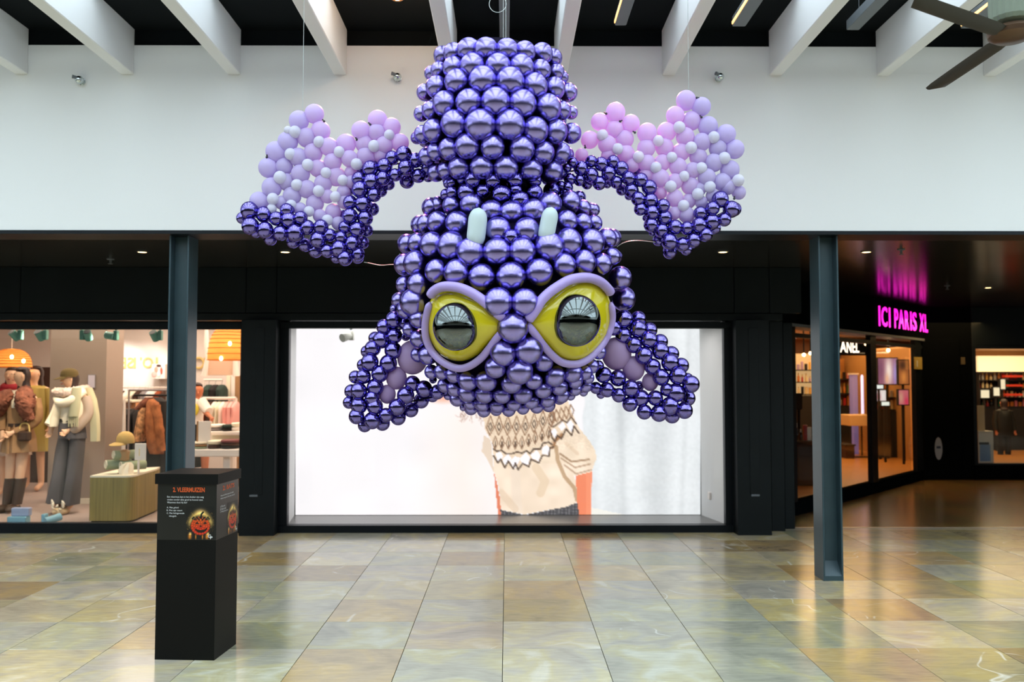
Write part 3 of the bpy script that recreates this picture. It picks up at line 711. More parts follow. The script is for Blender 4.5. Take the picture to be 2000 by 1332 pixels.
# ------------------------------------------------------------------ the balloon bat
BALLOONS = {
    'lwL': '613.9,222.3,16.8 583.9,235.8,17.3 626.4,255.3,16.8 598.9,268.8,16.8 642.4,286.8,16.2 562.1,277.1,17.7 611.7,298.1,16.2 539.6,296.9,18.3 524.6,327.8,17.7 582.4,307.1,16.2 555.3,325.1,15 621.4,328.9,15.8 649.9,316.1,15.8 586.9,339.4,16.5 559.1,355.2,15 530.6,366.4,17.3 631.2,358.2,15.8 599.6,369.4,16.2 570.4,382.9,16.2 737.6,234.3,17.3 765.4,247.8,15.8 704.3,254.6,16.2 736.1,259.1,15.8 781.1,278.6,16.2 676,280.8,17.3 712.1,280.8,16.5 750.4,283.8,15.8 682.8,310.1,15 715.1,305.6,16.8 743.6,304.1,12.8 656.5,344.7,17.3 685,337.1,11.3 670.8,374.7,12 686.5,355.2,11.3 506.2,393.8,16.9 550.2,396,12.4 586.2,408.4,11.8 615.2,397,15.8 624.8,421.8,12.4 650.7,413.4,14.1 639.4,383.5,12.4 673.2,393.6,13.5 660.8,436.4,12.4 669.8,375.6,11.3',
    'lwW': '576.4,257.6,10.8 562.9,254.6,7.5 623.4,277.1,10.2 567.4,301.1,10.5 601.4,322.1,10.8 636.9,337.6,9.9 547.1,346.6,11.4 580.1,361.2,10.5 622.5,373.2,10.5 533.1,388.9,10.8 662.5,296.9,9.9 760.1,263.6,9.5 730.8,285.3,10.8 696.3,320.6,10.5 669.7,352.2,9.8 655,384.4,9.8 568.7,400.5,9.6 603.6,412.9,9.6 530.5,408.4,9 639.4,430.2,10.4',
    'lwC': '765.4,308.6,11.3 788.6,301.1,12.8 811.2,313.1,12 751.1,324.4,12.8 723.3,329.6,12.8 793.2,327.4,13.2 772.1,341.7,10.2 817.2,343.2,11.7 835.2,328.1,10.5 700.8,349.2,11.3 725.6,354.4,13.2 748.1,348.4,11.7 703.1,370.2,13.2 730.8,380.7,11.3 487.7,411.2,14.1 489.3,441.6,13.7 515.8,419.1,12.6 518.1,449.5,13 540,427,11 547.9,455.2,11.8 560.9,410.7,11.3 564.2,430.4,13 587.3,425.3,10.7 577.2,454.6,14.6 600.3,443.9,11.8 627,443.2,11.8 621.4,468,13 638.9,489.9,10.7 644.5,459,10.4 666.4,463.5,10.1 662.5,485.4,13.3 673.8,504,12.4 689,474.7,12.4 699.1,495.6,11 697.4,448.3,12.4 673.8,443.8,10.7 683.9,421.8,12.6 713.2,426.3,12.6 709.2,398.7,13.7 683.9,395.3,11.3',
    'lwB': '794.7,353.7,12 836.7,344.7,9 704.6,331.1,7.5 760.1,360.4,9 743.6,371.7,10.5 734.6,317.6,7.5 685,371.7,7.5 473,425.9,9 499.5,454.6,7.9 528.2,465.9,10.7 572.1,472.6,10.1 595.8,478.2,10.7 616.3,489.4,11.3 656.3,502.9,9 698,501.8,10.7 708.7,473.6,10.1 717.1,450,9.6 727.3,408.3,10.7 672.1,419.5,7.9',
    'rwL': '1202.1,219.3,17.3 1171.3,238,15.8 1232.1,241.1,15.8 1200.6,252.3,15.8 1151.8,273.3,15.8 1220.1,271.8,16.2 1185.6,281.6,16.2 1263.7,259.8,17.3 1222.4,300.4,15.8 1187.8,303.4,12.8 1262.2,289.8,16.2 1262.9,318.4,15.8 1235.1,322.9,12.8 1262.2,343.2,13.5 1136,302.6,12 1339.8,196.3,17.3 1369.8,208.3,16.5 1318.8,225.6,16.2 1350.3,236.1,16.8 1302.3,257.1,16.8 1382.6,246.6,17.3 1417.9,262.3,17.3 1338.3,266.8,16.2 1370.6,277.4,15.8 1297.8,287.9,16.2 1402.1,289.4,15.8 1435.2,291.6,16.5 1330.1,296.9,15.8 1363.8,306.6,15.8 1393.9,317.9,16.2 1425.4,332.2,16.8 1293.3,317.9,15 1324.1,325.4,15.8 1352.6,332.9,14.3 1380.4,346.4,15.8 1410.4,355.4,15.8 1289.5,347.9,16.2 1318.8,353.9,14.3 1348.1,362.9,15.8 1366.1,369.7,12 1421.7,365.9,12.8 1290.7,377,11 1317.7,387.2,15.2 1317.1,416.4,11.8 1341.3,419.8,14.6 1442.9,375.9,12.4 1392.2,382.7,12.4 1369.7,395,11.3 1344.9,392.8,13',
    'rwW': '1176.6,264.3,10.5 1206.3,290.9,10.2 1247.1,306.4,10.5 1280.9,327.4,10.5 1326.8,248.8,10.8 1285.8,275.1,9.9 1393.9,268.3,10.5 1349.6,288.6,10.8 1312,307.4,9.8 1414.6,308.9,10.8 1369.8,328.4,10.5 1336.1,344.2,9.5 1441.9,352.4,10.8 1386.4,365.2,10.5 1309.8,364.4,10.8 1335.1,401.8,10.5 1362.9,379.3,10.7',
    'rwC': '1154.8,315.4,9.8 1134.5,328.9,12 1154.8,342.4,12 1174.3,320.6,11.3 1188.6,338.6,11.7 1197.6,316.1,10.5 1213.4,328.9,12 1227.6,348.4,11.3 1251.7,351.4,11.3 1112.8,349.9,9.8 1131.5,352.2,9.3 1170.6,357.4,11.3 1203.6,355.9,10.2 1232.9,372.4,12 1268.2,366.4,12.3 1118,317.6,9 1107.5,328.1,7.5 1246.2,388.3,11.3 1270.4,391.7,12.2 1250.7,408.6,10.4 1273.2,415.3,12.4 1295.2,401.8,11 1298,425.5,12.2 1271.5,439,11.8 1292.3,450.2,11.8 1318.8,443.5,11.8 1341.9,445.7,10.7 1307.5,471.6,13.3 1332.9,477.3,11.8 1368,416.4,11 1391.6,406.9,11.3 1406.8,389.4,13.3 1428.2,408.6,13.3 1414.7,428.8,10.7 1390,432.8,13 1365.2,440.1,12.6 1378.1,458.1,11.3 1355,469.4,11.8',
    'rwB': '1146.5,358.9,9 1243.4,334.9,6.8 1186.3,359.7,6.8 1214.1,370.9,9 1261.4,425.5,5.6 1285.6,469.4,9 1308.1,491.9,11.3 1228.2,382.7,6.8 1274.3,453.6,6.2 1433.9,408.6,11.3 1396.7,445.7,9 1340.4,487.4,9',
    'bP': '865.7,109.2,14.9 885.9,103.8,15.9 915.7,97.7,18.6 949.5,97.7,19.2 885.9,132.2,17.3 923.1,129.5,20.3 857.6,137.6,13.5 844.1,143.6,12.2 853.5,170,17.6 893.4,160.5,20.5 943.4,157.8,23 830.5,180.8,13.5 869.7,203.1,20.3 916.4,200.4,21.6 842,215.3,14.6 823.1,222,12.2 990.4,98.4,18.2 1024.9,101.8,16.9 1058.6,105.1,16.9 1080.3,113.2,14.2 972.8,129.5,20.3 1018.1,131.5,20 1055.9,136.9,16.2 1085,141.6,14.2 1097.8,151.1,10.1 995.8,160.5,23.2 1043.8,168.6,20.9 1082.3,172.7,17.6 1109.3,180.8,14.9 968.1,199.7,23.6 1019.5,203.1,23 1068.8,211.2,22.3 1097.2,215.9,14.9 1115.4,220,10.8 995.8,244.3,24.3 888,242.2,22.3 938.6,244.2,25.7 848.1,255.7,18.9 825.8,262.4,14.2 814.3,269.2,10.1 913.6,285.4,20.9 962.3,287.4,19.6 877.8,290.8,17.6 850.8,296.2,14.2 834.6,305.7,14.6 898.1,327.3,18.9 941.4,325.9,19.6 871.1,332.7,14.2 852.2,336.8,14.9 1044.5,254.3,21.6 1084.3,257,19.6 1115.4,260.4,16.2 1018.1,290.8,21.4 1060,297.6,18.9 1095.1,298.9,16.9 1107.3,301.6,11.5 987.7,326.6,20.3 1035.7,331.4,19.6 1076.2,334.1,19.6 1095.1,336.8,12.2',
    'bC': '924.5,350.3,14.2 963,353,13.5 902.2,350.3,8.1 884.6,357,10.8 875.1,358.4,8.1 871.1,380,9.5 884.6,375.9,11.5 911.6,375.9,14.9 944.1,372.6,11.5 1004.6,351.6,14.2 1042.4,352.3,12.8 979.6,380,15.5 1005.9,371.2,11.5 1014.7,390.8,15.5 1042.4,378,14.9 1077.6,372.6,14.2 1095.1,363.8,8.8 1107.3,366.5,10.1 1103.2,377.3,8.1 1131.6,384.1,9.5',
    'hP': '842.6,405,15.8 856.1,402.8,15.8 884.6,402,16.8 922.2,399.8,19.8 820.1,438.8,15 831.3,437.3,15 855.3,435.1,18 893.6,436.6,19.8 795.3,476.4,15.8 814.8,474.1,15.8 844.8,478.6,21 883.1,480.9,24.3 920.7,493.6,24 790,516.9,17.3 812.6,514.7,21 853.1,529.7,19.5 893.6,532.7,22.5 941.7,541.7,22.5 960.5,413.3,18.8 998.8,415.6,19.5 1040.8,413.3,20.3 1073.1,399,20.3 972.5,450.1,21.8 1028.8,451.6,21.8 971,492.1,23.3 1019.8,491.4,22.5 1071.6,483.1,24.8 998,540.9,24.8 1052.1,532.7,23.3 1112.4,395.1,18.9 1138.1,407.3,14.2 1154.3,410,11.5 1159.7,410,10.1 1131.4,385.7,10.8 1107,432.3,17.6 1138.1,435.7,15.5 1161.1,435.7,12.8 1109.1,473.5,23 1155,473.5,21.6 1185.4,465.4,16.2 1196.2,464.1,14.2 1100.3,518.1,20.3 1139.5,512.7,20.3 1174.6,515.4,16.9 1194.9,501.2,14.2 1203,501.9,10.1 789.1,555.7,13.5 818.1,555.7,18.9 809.3,590.8,23.6 780.3,586.8,13.5 792.4,605.7,14.9 769.5,603,6.8 817.4,623.2,14.9 800.5,643.5,12.2 818.1,661.8,14.9 816.1,692.8,12.8 835.7,694.2,15.5 973.4,590.8,24.6 1024.7,590.8,22.7 1001.8,640.1,25.7 982.8,689.5,21.6 1032.2,683.4,23.6 1060.5,704.3,17.6 1211.2,543.2,18.9 1218.6,583.8,18.9 842.5,726.1,11.4 862.9,726.1,12.6 886.3,732.1,13.2 914.5,742.9,16.8 868.3,751.9,12 888.1,758.5,13.2 913.3,766.9,15.6 892.9,778.9,12.6 874.9,772.9,7.2 918.1,787.3,10.8 919.9,796.9,11.4 936.2,788.5,9.6 904.9,795.7,6 967.9,717.2,18 1014.7,724.4,22.2 950.5,742.5,18.6 999.1,747.3,18 1041.7,742.5,15 946.2,768.9,15.6 980.5,770.1,15 1021.3,768.9,16.2 942,789.3,12 970.9,791.7,12.6 1003.9,788.1,12.6 1037.5,783.3,13.2 945,801.3,11.4 969.1,800.1,10.2 993.7,800.1,11.4 1021.3,796.5,10.8 1048.3,794.1,11.4 1082.6,733.3,18 1116.9,727.3,16.8 1060.4,759.7,15 1091.7,754.9,14.4 1122.9,742.9,13.2 1142.1,727.3,12.6 1155.3,715.3,12 1096.5,771.7,13.2 1122.9,759.7,11.4 1143.3,752.5,12 1149.3,738.1,9.6 1068.8,780.1,13.2 1092.9,778.3,10.2 1071.2,790.9,11.4 1114.5,772.9,7.8 1139.7,765.7,7.2 1169.7,687.6,12',
    'hC': '998,462.9,12.8',
    'leC': '769.1,624.7,13.7 789.6,632,9.5 750.1,638.3,12.6 744.9,663.6,14.2 770.6,655.7,12.6 728.1,680.4,13.1 768,684.6,14.2 722.3,707.7,14.2 758.5,709.8,14.2 710.2,735.2,12.1 741.7,730,13.7 700.7,763.6,13.5 732.8,756.2,13.7 701.3,792,13.7 727,777.3,12.1 732.3,794.1,13.1 696.5,813,12.6 727,821.4,13.7 753.8,810.9,11.6 775.4,795.1,13.7 792.2,772,14.2 805.8,748.9,12.6 827.9,759.4,13.7 854.2,765.7,12.1',
    'leB': '732.3,660.4,10.5 716.5,686.7,10 709.1,713,10 792.7,657.3,7.4 693.9,736.3,10.5 686,764.1,11 681.8,786.2,10 712.3,830.9,11 747,826.7,12.1 777.5,815.1,12.6 802.7,800.4,12.1 822.7,782.5,12.6 844.7,773.1,10.5 845.8,741.5,6.3',
    'leL': '774.3,738.4,21.5 756.4,769.9,17.7 806,698,32',
    'reC': '1218.6,623.3,14.8 1246.5,643.2,14.1 1217.7,654.9,13.5 1198.7,640.5,12.6 1267.2,663.9,14.1 1237.5,673.8,13.5 1289.7,685.5,14.4 1257.3,694.5,14.1 1308.6,708,14.4 1274.4,716.1,13.5 1291.5,736.8,13.5 1324,734.1,14.4 1349.2,750.4,14.1 1319.5,767.5,15.3 1302.3,761.2,10.8 1308.6,792.7,14.4 1336.6,801.7,13.5 1287,807.1,13.5 1258.2,804.4,12.3 1279.8,777.4,12.6 1251.9,777.4,13.5 1230.3,789.1,12.3 1232.1,758.5,14.1 1208.6,772,11.7 1206.8,738.6,13.5 1178.9,732.3,13.5 1185.2,761.2,12.3 1163.6,757.6,9.9 1169,714.3,9',
    'reB': '1246.5,623.3,13 1269,645,12.3 1289.7,667.5,12.3 1311.4,690.9,12.3 1330.3,714.3,12.6 1342,741.4,10.8 1342.9,777.4,12.6 1312.3,811.6,12.6 1248.3,754,8.1 1173.5,770.2,7.2',
    'reL': '1204.1,690.9,31 1237.5,719.7,23.4 1269.9,745.9,17.1',
}

def parse(s): return [tuple(float(v) for v in t.split(',')) for t in s.split()]
BAL = {k: parse(v) for k, v in BALLOONS.items()}
YB = 5.5                          # depth of the sculpture's upright axis
PPM = F / 5.3
def ball_mesh(name, m, n=26, k=16):
    mb = MB(); mb.ball((0, 0, 0), 1, n=n, m=k)
    me = bpy.data.meshes.new(name); me.from_pydata(mb.v, [], mb.f); me.materials.append(m)
    bm = bmesh.new(); bm.from_mesh(me); bmesh.ops.remove_doubles(bm, verts=bm.verts, dist=1e-3); bmesh.ops.recalc_face_normals(bm, faces=bm.faces); bm.to_mesh(me); bm.free()
    me.polygons.foreach_set('use_smooth', [True] * len(me.polygons)); return me
BM_ = {'P': ball_mesh('pearl_balloon', M['pearl']), 'C': ball_mesh('chrome_balloon', M['chrome'], 22, 14), 'L': ball_mesh('lilac_balloon', M['lilac'], 22, 14),
       'W': ball_mesh('white_balloon', M['white_balloon'], 18, 12), 'E': ball_mesh('mauve_balloon', M['ear_lilac'], 26, 16)}
def interp(tab, y):
    if y <= tab[0][0]: return tab[0][1]
    for (a, ra), (b, rb) in zip(tab, tab[1:]):
        if y <= b: return ra + (rb - ra) * (y - a) / (b - a)
    return tab[-1][1]
RB = [(90, 80), (108, 98), (150, 122), (190, 140), (230, 150), (265, 150), (300, 140), (330, 124), (352, 104), (362, 92), (380, 110), (395, 124)]
RH = [(385, 110), (405, 140), (430, 168), (470, 196), (505, 210), (540, 216), (600, 218), (650, 206), (690, 188), (720, 176), (745, 160), (770, 128), (790, 100), (806, 66)]
def ydepth(tab, xc, x, y, k=1.0):
    R = interp(tab, y); d = R * R - (x - xc) ** 2
    return YB - k * math.sqrt(max(d, 0)) / PPM
def yhead(x, y): return ydepth(RH, 999, x, y, .92)
def ybody(x, y): return ydepth(RB, 968, x, y, 1.0)
bat_c = V(985, 440, YB)
bat = thing('bat_balloon_sculpture', 'giant purple balloon bat with yellow eyes hanging upside down', 'balloon sculpture', bat_c)
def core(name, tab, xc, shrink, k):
    # hull added behind the outer balloons, its near-black colour standing for gap shade
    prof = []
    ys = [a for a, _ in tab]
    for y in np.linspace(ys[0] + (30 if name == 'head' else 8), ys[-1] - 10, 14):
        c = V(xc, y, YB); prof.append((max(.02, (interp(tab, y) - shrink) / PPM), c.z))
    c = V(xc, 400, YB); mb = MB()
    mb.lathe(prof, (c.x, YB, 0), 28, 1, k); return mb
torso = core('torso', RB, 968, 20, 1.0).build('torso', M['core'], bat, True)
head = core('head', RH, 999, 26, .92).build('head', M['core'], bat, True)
def place(lst, kind, name, parent, depth, sq=1.0):
    for i, (x, y, r) in enumerate(lst):
        Y = depth(x, y, r) if callable(depth) else depth
        p = V(x, y, Y); rr = r * (p - EYE).length / F * {'P': 1.21, 'C': 1.20, 'L': 1.06, 'W': 1.05}[kind]
        o = inst(name, BM_[kind], p, (rr, rr, rr * rnd.uniform(1.0, 1.04)), parent, (rnd.uniform(-.5, .5), rnd.uniform(-.4, .4), rnd.uniform(0, 6)))
place(BAL['bP'], 'P', 'pearl_balloon', torso, lambda x, y, r: ybody(x, y))
place(BAL['bC'], 'C', 'chrome_balloon', torso, lambda x, y, r: ybody(x, y) - .03)
place(BAL['hP'], 'P', 'pearl_balloon', head, lambda x, y, r: yhead(x, y) - (.06 if 930 < x < 1035 and 590 < y < 740 and r > 15 else 0))
place(BAL['hC'], 'C', 'chrome_balloon', head, lambda x, y, r: yhead(x, y) - .02)
# the rows on the far side of the body, counted as one
for nm, keys, par, fn in (('rear_balloons', ('bP', 'bC'), torso, ybody), ('rear_balloons', ('hP',), head, yhead)):
    mb = MB()
    for k in keys:
        for x, y, r in BAL[k]:
            Y = fn(x, y)
            if YB - Y < .10: continue
            p = V(x, y, YB); mb.ball((p.x, 2 * YB - Y, p.z), r / PPM, n=12, m=8)
    o = mb.build(nm, M['pearl'], par, 'all'); o['kind'] = 'stuff'
# bands of hidden balloons under the eyes so that no gap opens beside them
# wings
def wing(keys, path, label_side):
    pts = [V(x, y, YB + .02) for x, y in path]
    wg = MB().tube(smooth_path(pts, 5), .005, 6).build('wing', M['core'], bat, True)
    def dpt(x, y, r): return YB - .03 + ((x * 7.3 + y * 3.1) % 5 - 2.5) * .006
    place(BAL[keys + 'C'], 'C', 'chrome_balloon', wg, dpt)
    place(BAL[keys + 'B'], 'C', 'chrome_balloon', wg, lambda x, y, r: YB + .075)
    place(BAL[keys + 'L'], 'L', 'lilac_balloon', wg, lambda x, y, r: YB + .03 + ((x * 5.7 + y * 2.3) % 5 - 2.5) * .005)
    place(BAL[keys + 'W'], 'W', 'white_balloon', wg, lambda x, y, r: YB - .012)
    return wg
BAL['lwL'] = [b for b in BAL['lwL'] if b != (669.8, 375.6, 11.3)]
lw = wing('lw', [(845, 335), (790, 318), (730, 340), (708, 390), (700, 440), (672, 488), (640, 470), (570, 445), (485, 420)], 'left')
rw = wing('rw', [(1110, 335), (1170, 330), (1225, 350), (1262, 395), (1285, 440), (1308, 480), (1345, 460), (1385, 430), (1432, 405)], 'right')
for wg, ks in ((lw, [(599, 224), (633, 237), (521, 307), (723, 243), (697, 273)]), (rw, [(1184, 222), (1211, 237), (1240, 259), (1361, 191), (1370, 229), (1143, 288), (1434, 388)])):
    for x, y in ks:
        p = V(x, y, YB + .0); a = rnd.uniform(0, 3)
        mb = MB().ball(p, .008, n=8, m=6); mb.tube([p, p + Vector((.016 * math.cos(a), -.004, .016 * math.sin(a)))], [.003, .005], 6)
        mb.build('knot', M['knot'], wg, True)
# ears
def ear(keys, path):
    pts = [V(x, y, YB - .05) for x, y in path]
    e = MB().tube(smooth_path(pts, 5), .005, 6).build('ear', M['core'], bat, True)
    place(BAL[keys + 'C'], 'C', 'chrome_balloon', e, lambda x, y, r: YB - .10 + ((x * 7.3 + y * 3.1) % 5 - 2.5) * .006)
    place(BAL[keys + 'B'], 'C', 'chrome_balloon', e, lambda x, y, r: YB + .0)
    for x, y, r in BAL[keys + 'L']:
        p = V(x, y, YB - .055); rr = r / PPM
        inst('mauve_balloon', BM_['E'], p, (rr * .97, rr * .8, rr * 1.08), e)
    return e
ear('le', [(790, 640), (752, 660), (710, 730), (692, 790), (722, 822), (765, 800), (800, 785), (850, 775)])
ear('re', [(1210, 620), (1250, 660), (1300, 710), (1340, 760), (1330, 795), (1270, 785), (1215, 765), (1180, 750)])
# eyes: yellow pillow balloon, black chrome pupil, lilac modelling balloons around
def eye(outline, pupil, top, bottom):
    gx_ = sum(p[0] for p in outline) / len(outline); gy_ = sum(p[1] for p in outline) / len(outline)
    outline = [(gx_ + (x - gx_) * 1.10, gy_ + (y - gy_) * 1.12) for x, y in outline]
    cx = sum(p[0] for p in outline) / len(outline); cy = sum(p[1] for p in outline) / len(outline)
    ol = [(p.x, p.y) for p in smooth_path([(x, y, 0) for x, y in outline], 5, True)]
    rings = []
    for t, b in ((1.0, -.05), (1.0, 0.0), (.97, .025), (.9, .045), (.78, .062), (.6, .074), (.4, .081), (.2, .084), (.02, .085)):
        rings.append([V(cx + (x - cx) * t, cy + (y - cy) * t, yhead(cx + (x - cx) * t, cy + (y - cy) * t) + .0 - b) for x, y in ol])
    e = MB().rings(rings).build('eye', M['yellow'], head, True)
    px, py, rx, ry = pupil
    Yp = yhead(px, py) - .075
    p = V(px, py, Yp); s_ = (p - EYE).length / F
    # eyes belong to the head: pupil and lids are kept one level up so that nothing nests deeper
    inst('pupil', ball_mesh('pupil', M['pupil'], 40, 28), p + Vector((0, -.012, 0)), (rx * s_, rx * s_ * .85, ry * s_), head)
    for path, r0, off, nm in ((top, 10.0, .085, 'upper_eyelid'), (bottom, 7.6, .06, 'lower_eyelid')):
        pp = smooth_path([(x, y, 0) for x, y in path], 6); n = len(pp)
        pts = [V(q.x, q.y, yhead(q.x, q.y) - off) for q in pp]
        rs = [r0 * s_ * min(1, (.25 + i * .3), (.25 + (n - 1 - i) * .3)) for i in range(n)]
        MB().tube(pts, rs, 14).build(nm, M['eyelid'], head, 'all')
eye([(845, 594), (860, 580), (885, 576), (912, 583), (938, 595), (963, 612), (988, 634), (976, 646), (952, 667), (930, 687), (908, 697), (886, 697), (865, 687), (850, 669), (840, 645), (838, 618)],
    (891, 638, 45.5, 47.5),
    [(839, 582), (846, 570), (861, 561), (879, 559.5), (900, 563), (921, 572), (938, 583), (952, 594), (972, 612), (986, 622)],
    [(840, 590), (834, 612), (830, 640), (833, 664), (842, 684), (857, 701), (877, 714), (898, 719.5), (919, 714), (940, 699), (956, 680), (974, 656), (992, 640)])
eye([(1036, 633), (1052, 612), (1070, 594), (1090, 577), (1112, 563), (1133, 556), (1152, 556), (1167, 563), (1179, 577), (1188, 600), (1191, 625), (1186, 650), (1173, 675), (1155, 692), (1131, 699), (1106, 697), (1086, 685), (1068, 666), (1052, 650)],
    (1124, 626, 48.6, 51.5),
    [(1030, 627), (1037, 618), (1047, 604), (1056, 589), (1070, 574), (1090, 559.5), (1110, 548), (1131, 543), (1152, 543), (1173, 551), (1188, 565), (1194, 576)],
    [(1026, 633), (1035, 640), (1047, 655), (1061, 674), (1076, 691), (1094, 706), (1112, 711), (1131, 710), (1149, 701), (1166, 685), (1181, 666), (1191, 645), (1196, 620), (1193, 590)])
# teeth: two long white balloons
for (xa, ya), (xb, yb), r in (((934, 420), (929, 470), 18.5), ((1075, 417), (1066, 462), 16.5)):
    Ya = yhead((xa + xb) / 2, 440) - .105
    a, b = V(xa, ya, Ya), V(xb, yb, Ya); rr = r * Ya / F; d = (b - a); n_ = 12
    pts = []; rs = []
    for i in range(19):
        t = i / 18; e_ = 1.0
        ln = d.length + 1.6 * rr; s = -0.8 * rr + ln * t
        u = abs(2 * t - 1); prof = (1 - max(0, (u - .35) / .65) ** 2.2) ** .5
        pts.append(a + d.normalized() * s); rs.append(max(.002, rr * prof))
    MB().tube(pts, rs, 18).build('tooth', M['tooth'], head, 'all')
# hanging wires
def wire(pts, r=.0016, m='wire', name='wire'):
    return MB().tube(smooth_path([V(*p) for p in pts], 6), r, 6).build(name, M[m], bat, True)
wire([(711, 512, YB), (722, 514, YB), (742, 518, YB), (760, 517, YB), (775, 514, YB), (781, 495, YB)], .0022)
wire([(1205, 482, YB), (1216, 475, YB), (1230, 471, YB), (1248, 470, YB), (1266, 471.5, YB), (1280, 473, YB)], .0022)
def upwire(px, py, Y, name='suspension_wire', r=.0016, top=None):
    p = V(px, py, Y); return MB().tube([p, Vector((p.x, p.y, top or ZC))], r, 6).build(name, M['wire'], bat)
upwire(988, 96, YB); upwire(983, 96, YB + .05)
upwire(591, 250, YB + .05, top=ZB + .002); upwire(1345, 190, YB + .05, top=ZB + .002)
p = V(972, 8, YB + .02); pts = [p + Vector((.055 * math.cos(a), .0, .055 * math.sin(a))) for a in np.linspace(0, 2 * math.pi, 22)]
MB().tube(pts, .0022, 6).build('wire_loop', M['wire'], bat, True)

# ------------------------------------------------------------------ black quiz box
gA, gB = G(302, 1291.5), G(418, 1293.5)
gC = G(461, 1261)
exv = (gB - gA); wv_ = exv.length; exv.normalize()
ezv = (gC - gB); dv_ = ezv.length; eyv = ezv.normalized()
UP = Vector((0, 0, 1))
Hbox = None
d_ = ray(302, 945); # top of the body under the lid, at the front plane
zbody = EYE.z + d_.z * (gA.y / d_.y)
d_ = ray(302, 925.5); ztopb = EYE.z + d_.z * ((gA.y - .01) / d_.y)
cen = (gA + gC) / 2
box = thing('quiz_box', 'tall black square quiz box with orange pumpkin print and lid', 'display box', (cen.x, cen.y, 0))
mb = MB().obox(gA, exv * wv_, eyv * dv_, UP * (zbody + .02)); mb.build('body', M['box_black'], box)
l = .012
lo = gA - exv * l - eyv * l; lo.z = zbody
mb = MB().obox(lo, exv * (wv_ + 2 * l), eyv * (dv_ + 2 * l), UP * (ztopb - zbody)); mb.build('lid', M['box_black'], box)
d_ = ray(302, 1054); zlab = EYE.z + d_.z * (gA.y / d_.y)
nf = exv.cross(UP) * 1.0                  # outward of the front face
def panel(o, ex, wd, nrm, words, name):
    """the printed poster on one face; u from 0 to 1 across, v from 0 (bottom) to 1 (top)"""
    o = Vector(o); Hh = zbody - zlab
    at = lambda u, v, k=.0012: o + ex * (u * wd) + UP * (zlab + v * Hh) + nrm * k
    sh = MB(); sh.obox(at(.0, 0, 0), ex * wd, UP * Hh, nrm * .0008); s = sh.build(name, mat('printed_black_foil_' + name, (.009, .009, .008), .3), box)
    a0 = at(.26, .855); text_mb(words[0], a0, ex, UP, wd * .54, Hh * .085, bold=.03, depth=.0004).build('heading', M['orange_ink'], s)
    mb = MB(); y = .745
    for ln, frac in words[1]:
        text_mb(ln, at(.165, y), ex, UP, wd * frac, Hh * .040, depth=.0004, mb=mb, res=2); y -= .050
    y = .555
    for ln, frac, ind in words[2]:
        text_mb(ln, at(.16 + ind, y), ex, UP, wd * frac, Hh * .038, depth=.0004, mb=mb, res=2); y -= .0505
    mb.build('text', M['white_ink'], s)
    text_mb('G', at(.865, .045, .0024), ex, UP, wd * .055, Hh * .055, bold=.02, depth=.0004).build('logo', M['white_ink'], s)
    text_mb('P', at(.905, .02, .0026), ex, UP, wd * .04, Hh * .05, bold=.02, depth=.0004).build('logo', M['white_ink'], s)
    # pumpkin picture: glow, pumpkin, face, stalk and reflections, as flat print with painted colours
    n = 90; u0, u1, v0, v1 = .49, .97, .012, .60
    gu, gv = np.meshgrid(np.linspace(u0, u1, n), np.linspace(v0, v1, n))
    ar = wd / Hh
    col = np.zeros(gu.shape + (3,)); col[:] = (9, 9, 8)
    cx, cy = .735, .255
    dx, dy = (gu - cx) * ar, gv - cy
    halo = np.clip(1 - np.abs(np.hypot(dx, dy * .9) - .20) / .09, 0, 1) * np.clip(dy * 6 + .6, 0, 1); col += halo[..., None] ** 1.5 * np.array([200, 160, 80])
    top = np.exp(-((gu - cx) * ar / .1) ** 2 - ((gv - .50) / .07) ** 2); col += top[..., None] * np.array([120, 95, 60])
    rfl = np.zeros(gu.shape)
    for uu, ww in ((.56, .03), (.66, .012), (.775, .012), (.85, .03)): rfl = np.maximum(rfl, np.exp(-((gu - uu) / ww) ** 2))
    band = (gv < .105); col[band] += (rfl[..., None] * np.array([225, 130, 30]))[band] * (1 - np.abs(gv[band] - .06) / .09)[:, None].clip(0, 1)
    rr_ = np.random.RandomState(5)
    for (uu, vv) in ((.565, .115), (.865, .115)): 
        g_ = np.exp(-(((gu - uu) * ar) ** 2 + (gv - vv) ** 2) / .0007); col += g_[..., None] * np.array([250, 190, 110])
    for k in range(60):
        uu, vv = .5 + .47 * rr_.rand(), .12 + .38 * rr_.rand(); g_ = np.exp(-(((gu - uu) * ar) ** 2 + (gv - vv) ** 2) / .00002); col += g_[..., None] * np.array([150, 110, 40])
    def blob(u, v, r, c, rim=.55):
        nonlocal col
        d = np.hypot((gu - u) * ar, gv - v) / r; m_ = d < 1; f = (1 - (1 - rim) * d ** 2)
        col[m_] = (np.array(c) * f[..., None])[m_]
    for ring, (rx, ry, k_) in enumerate(((.155, .135, 20), (.115, .10, 15), (.07, .06, 9), (.02, .02, 4))):
        for i in range(k_):
            a = 2 * math.pi * i / k_ + ring * .3
            blob(cx + rx * math.cos(a) / ar * .95, cy + ry * math.sin(a), .033, (232, 72 + 18 * math.sin(a), 22), .6)
    def tri(pts, c=(20, 10, 6)):
        ins = np.zeros(gu.shape, bool)
        for i in range(len(pts)):
            (ax, ay), (bx_, by) = pts[i], pts[(i + 1) % len(pts)]
            ins ^= ((ay > gv) != (by > gv)) & (gu < (bx_ - ax) * (gv - ay) / (by - ay + 1e-9) + ax)
        col[ins] = c
    tri([(.645, .29), (.715, .285), (.68, .335)]); tri([(.775, .285), (.85, .29), (.815, .335)]); tri([(.72, .235), (.765, .235), (.742, .275)])
    tri([(.625, .235), (.66, .2), (.70, .185), (.75, .178), (.80, .188), (.865, .238), (.84, .175), (.79, .135), (.75, .13), (.70, .135), (.655, .17)])
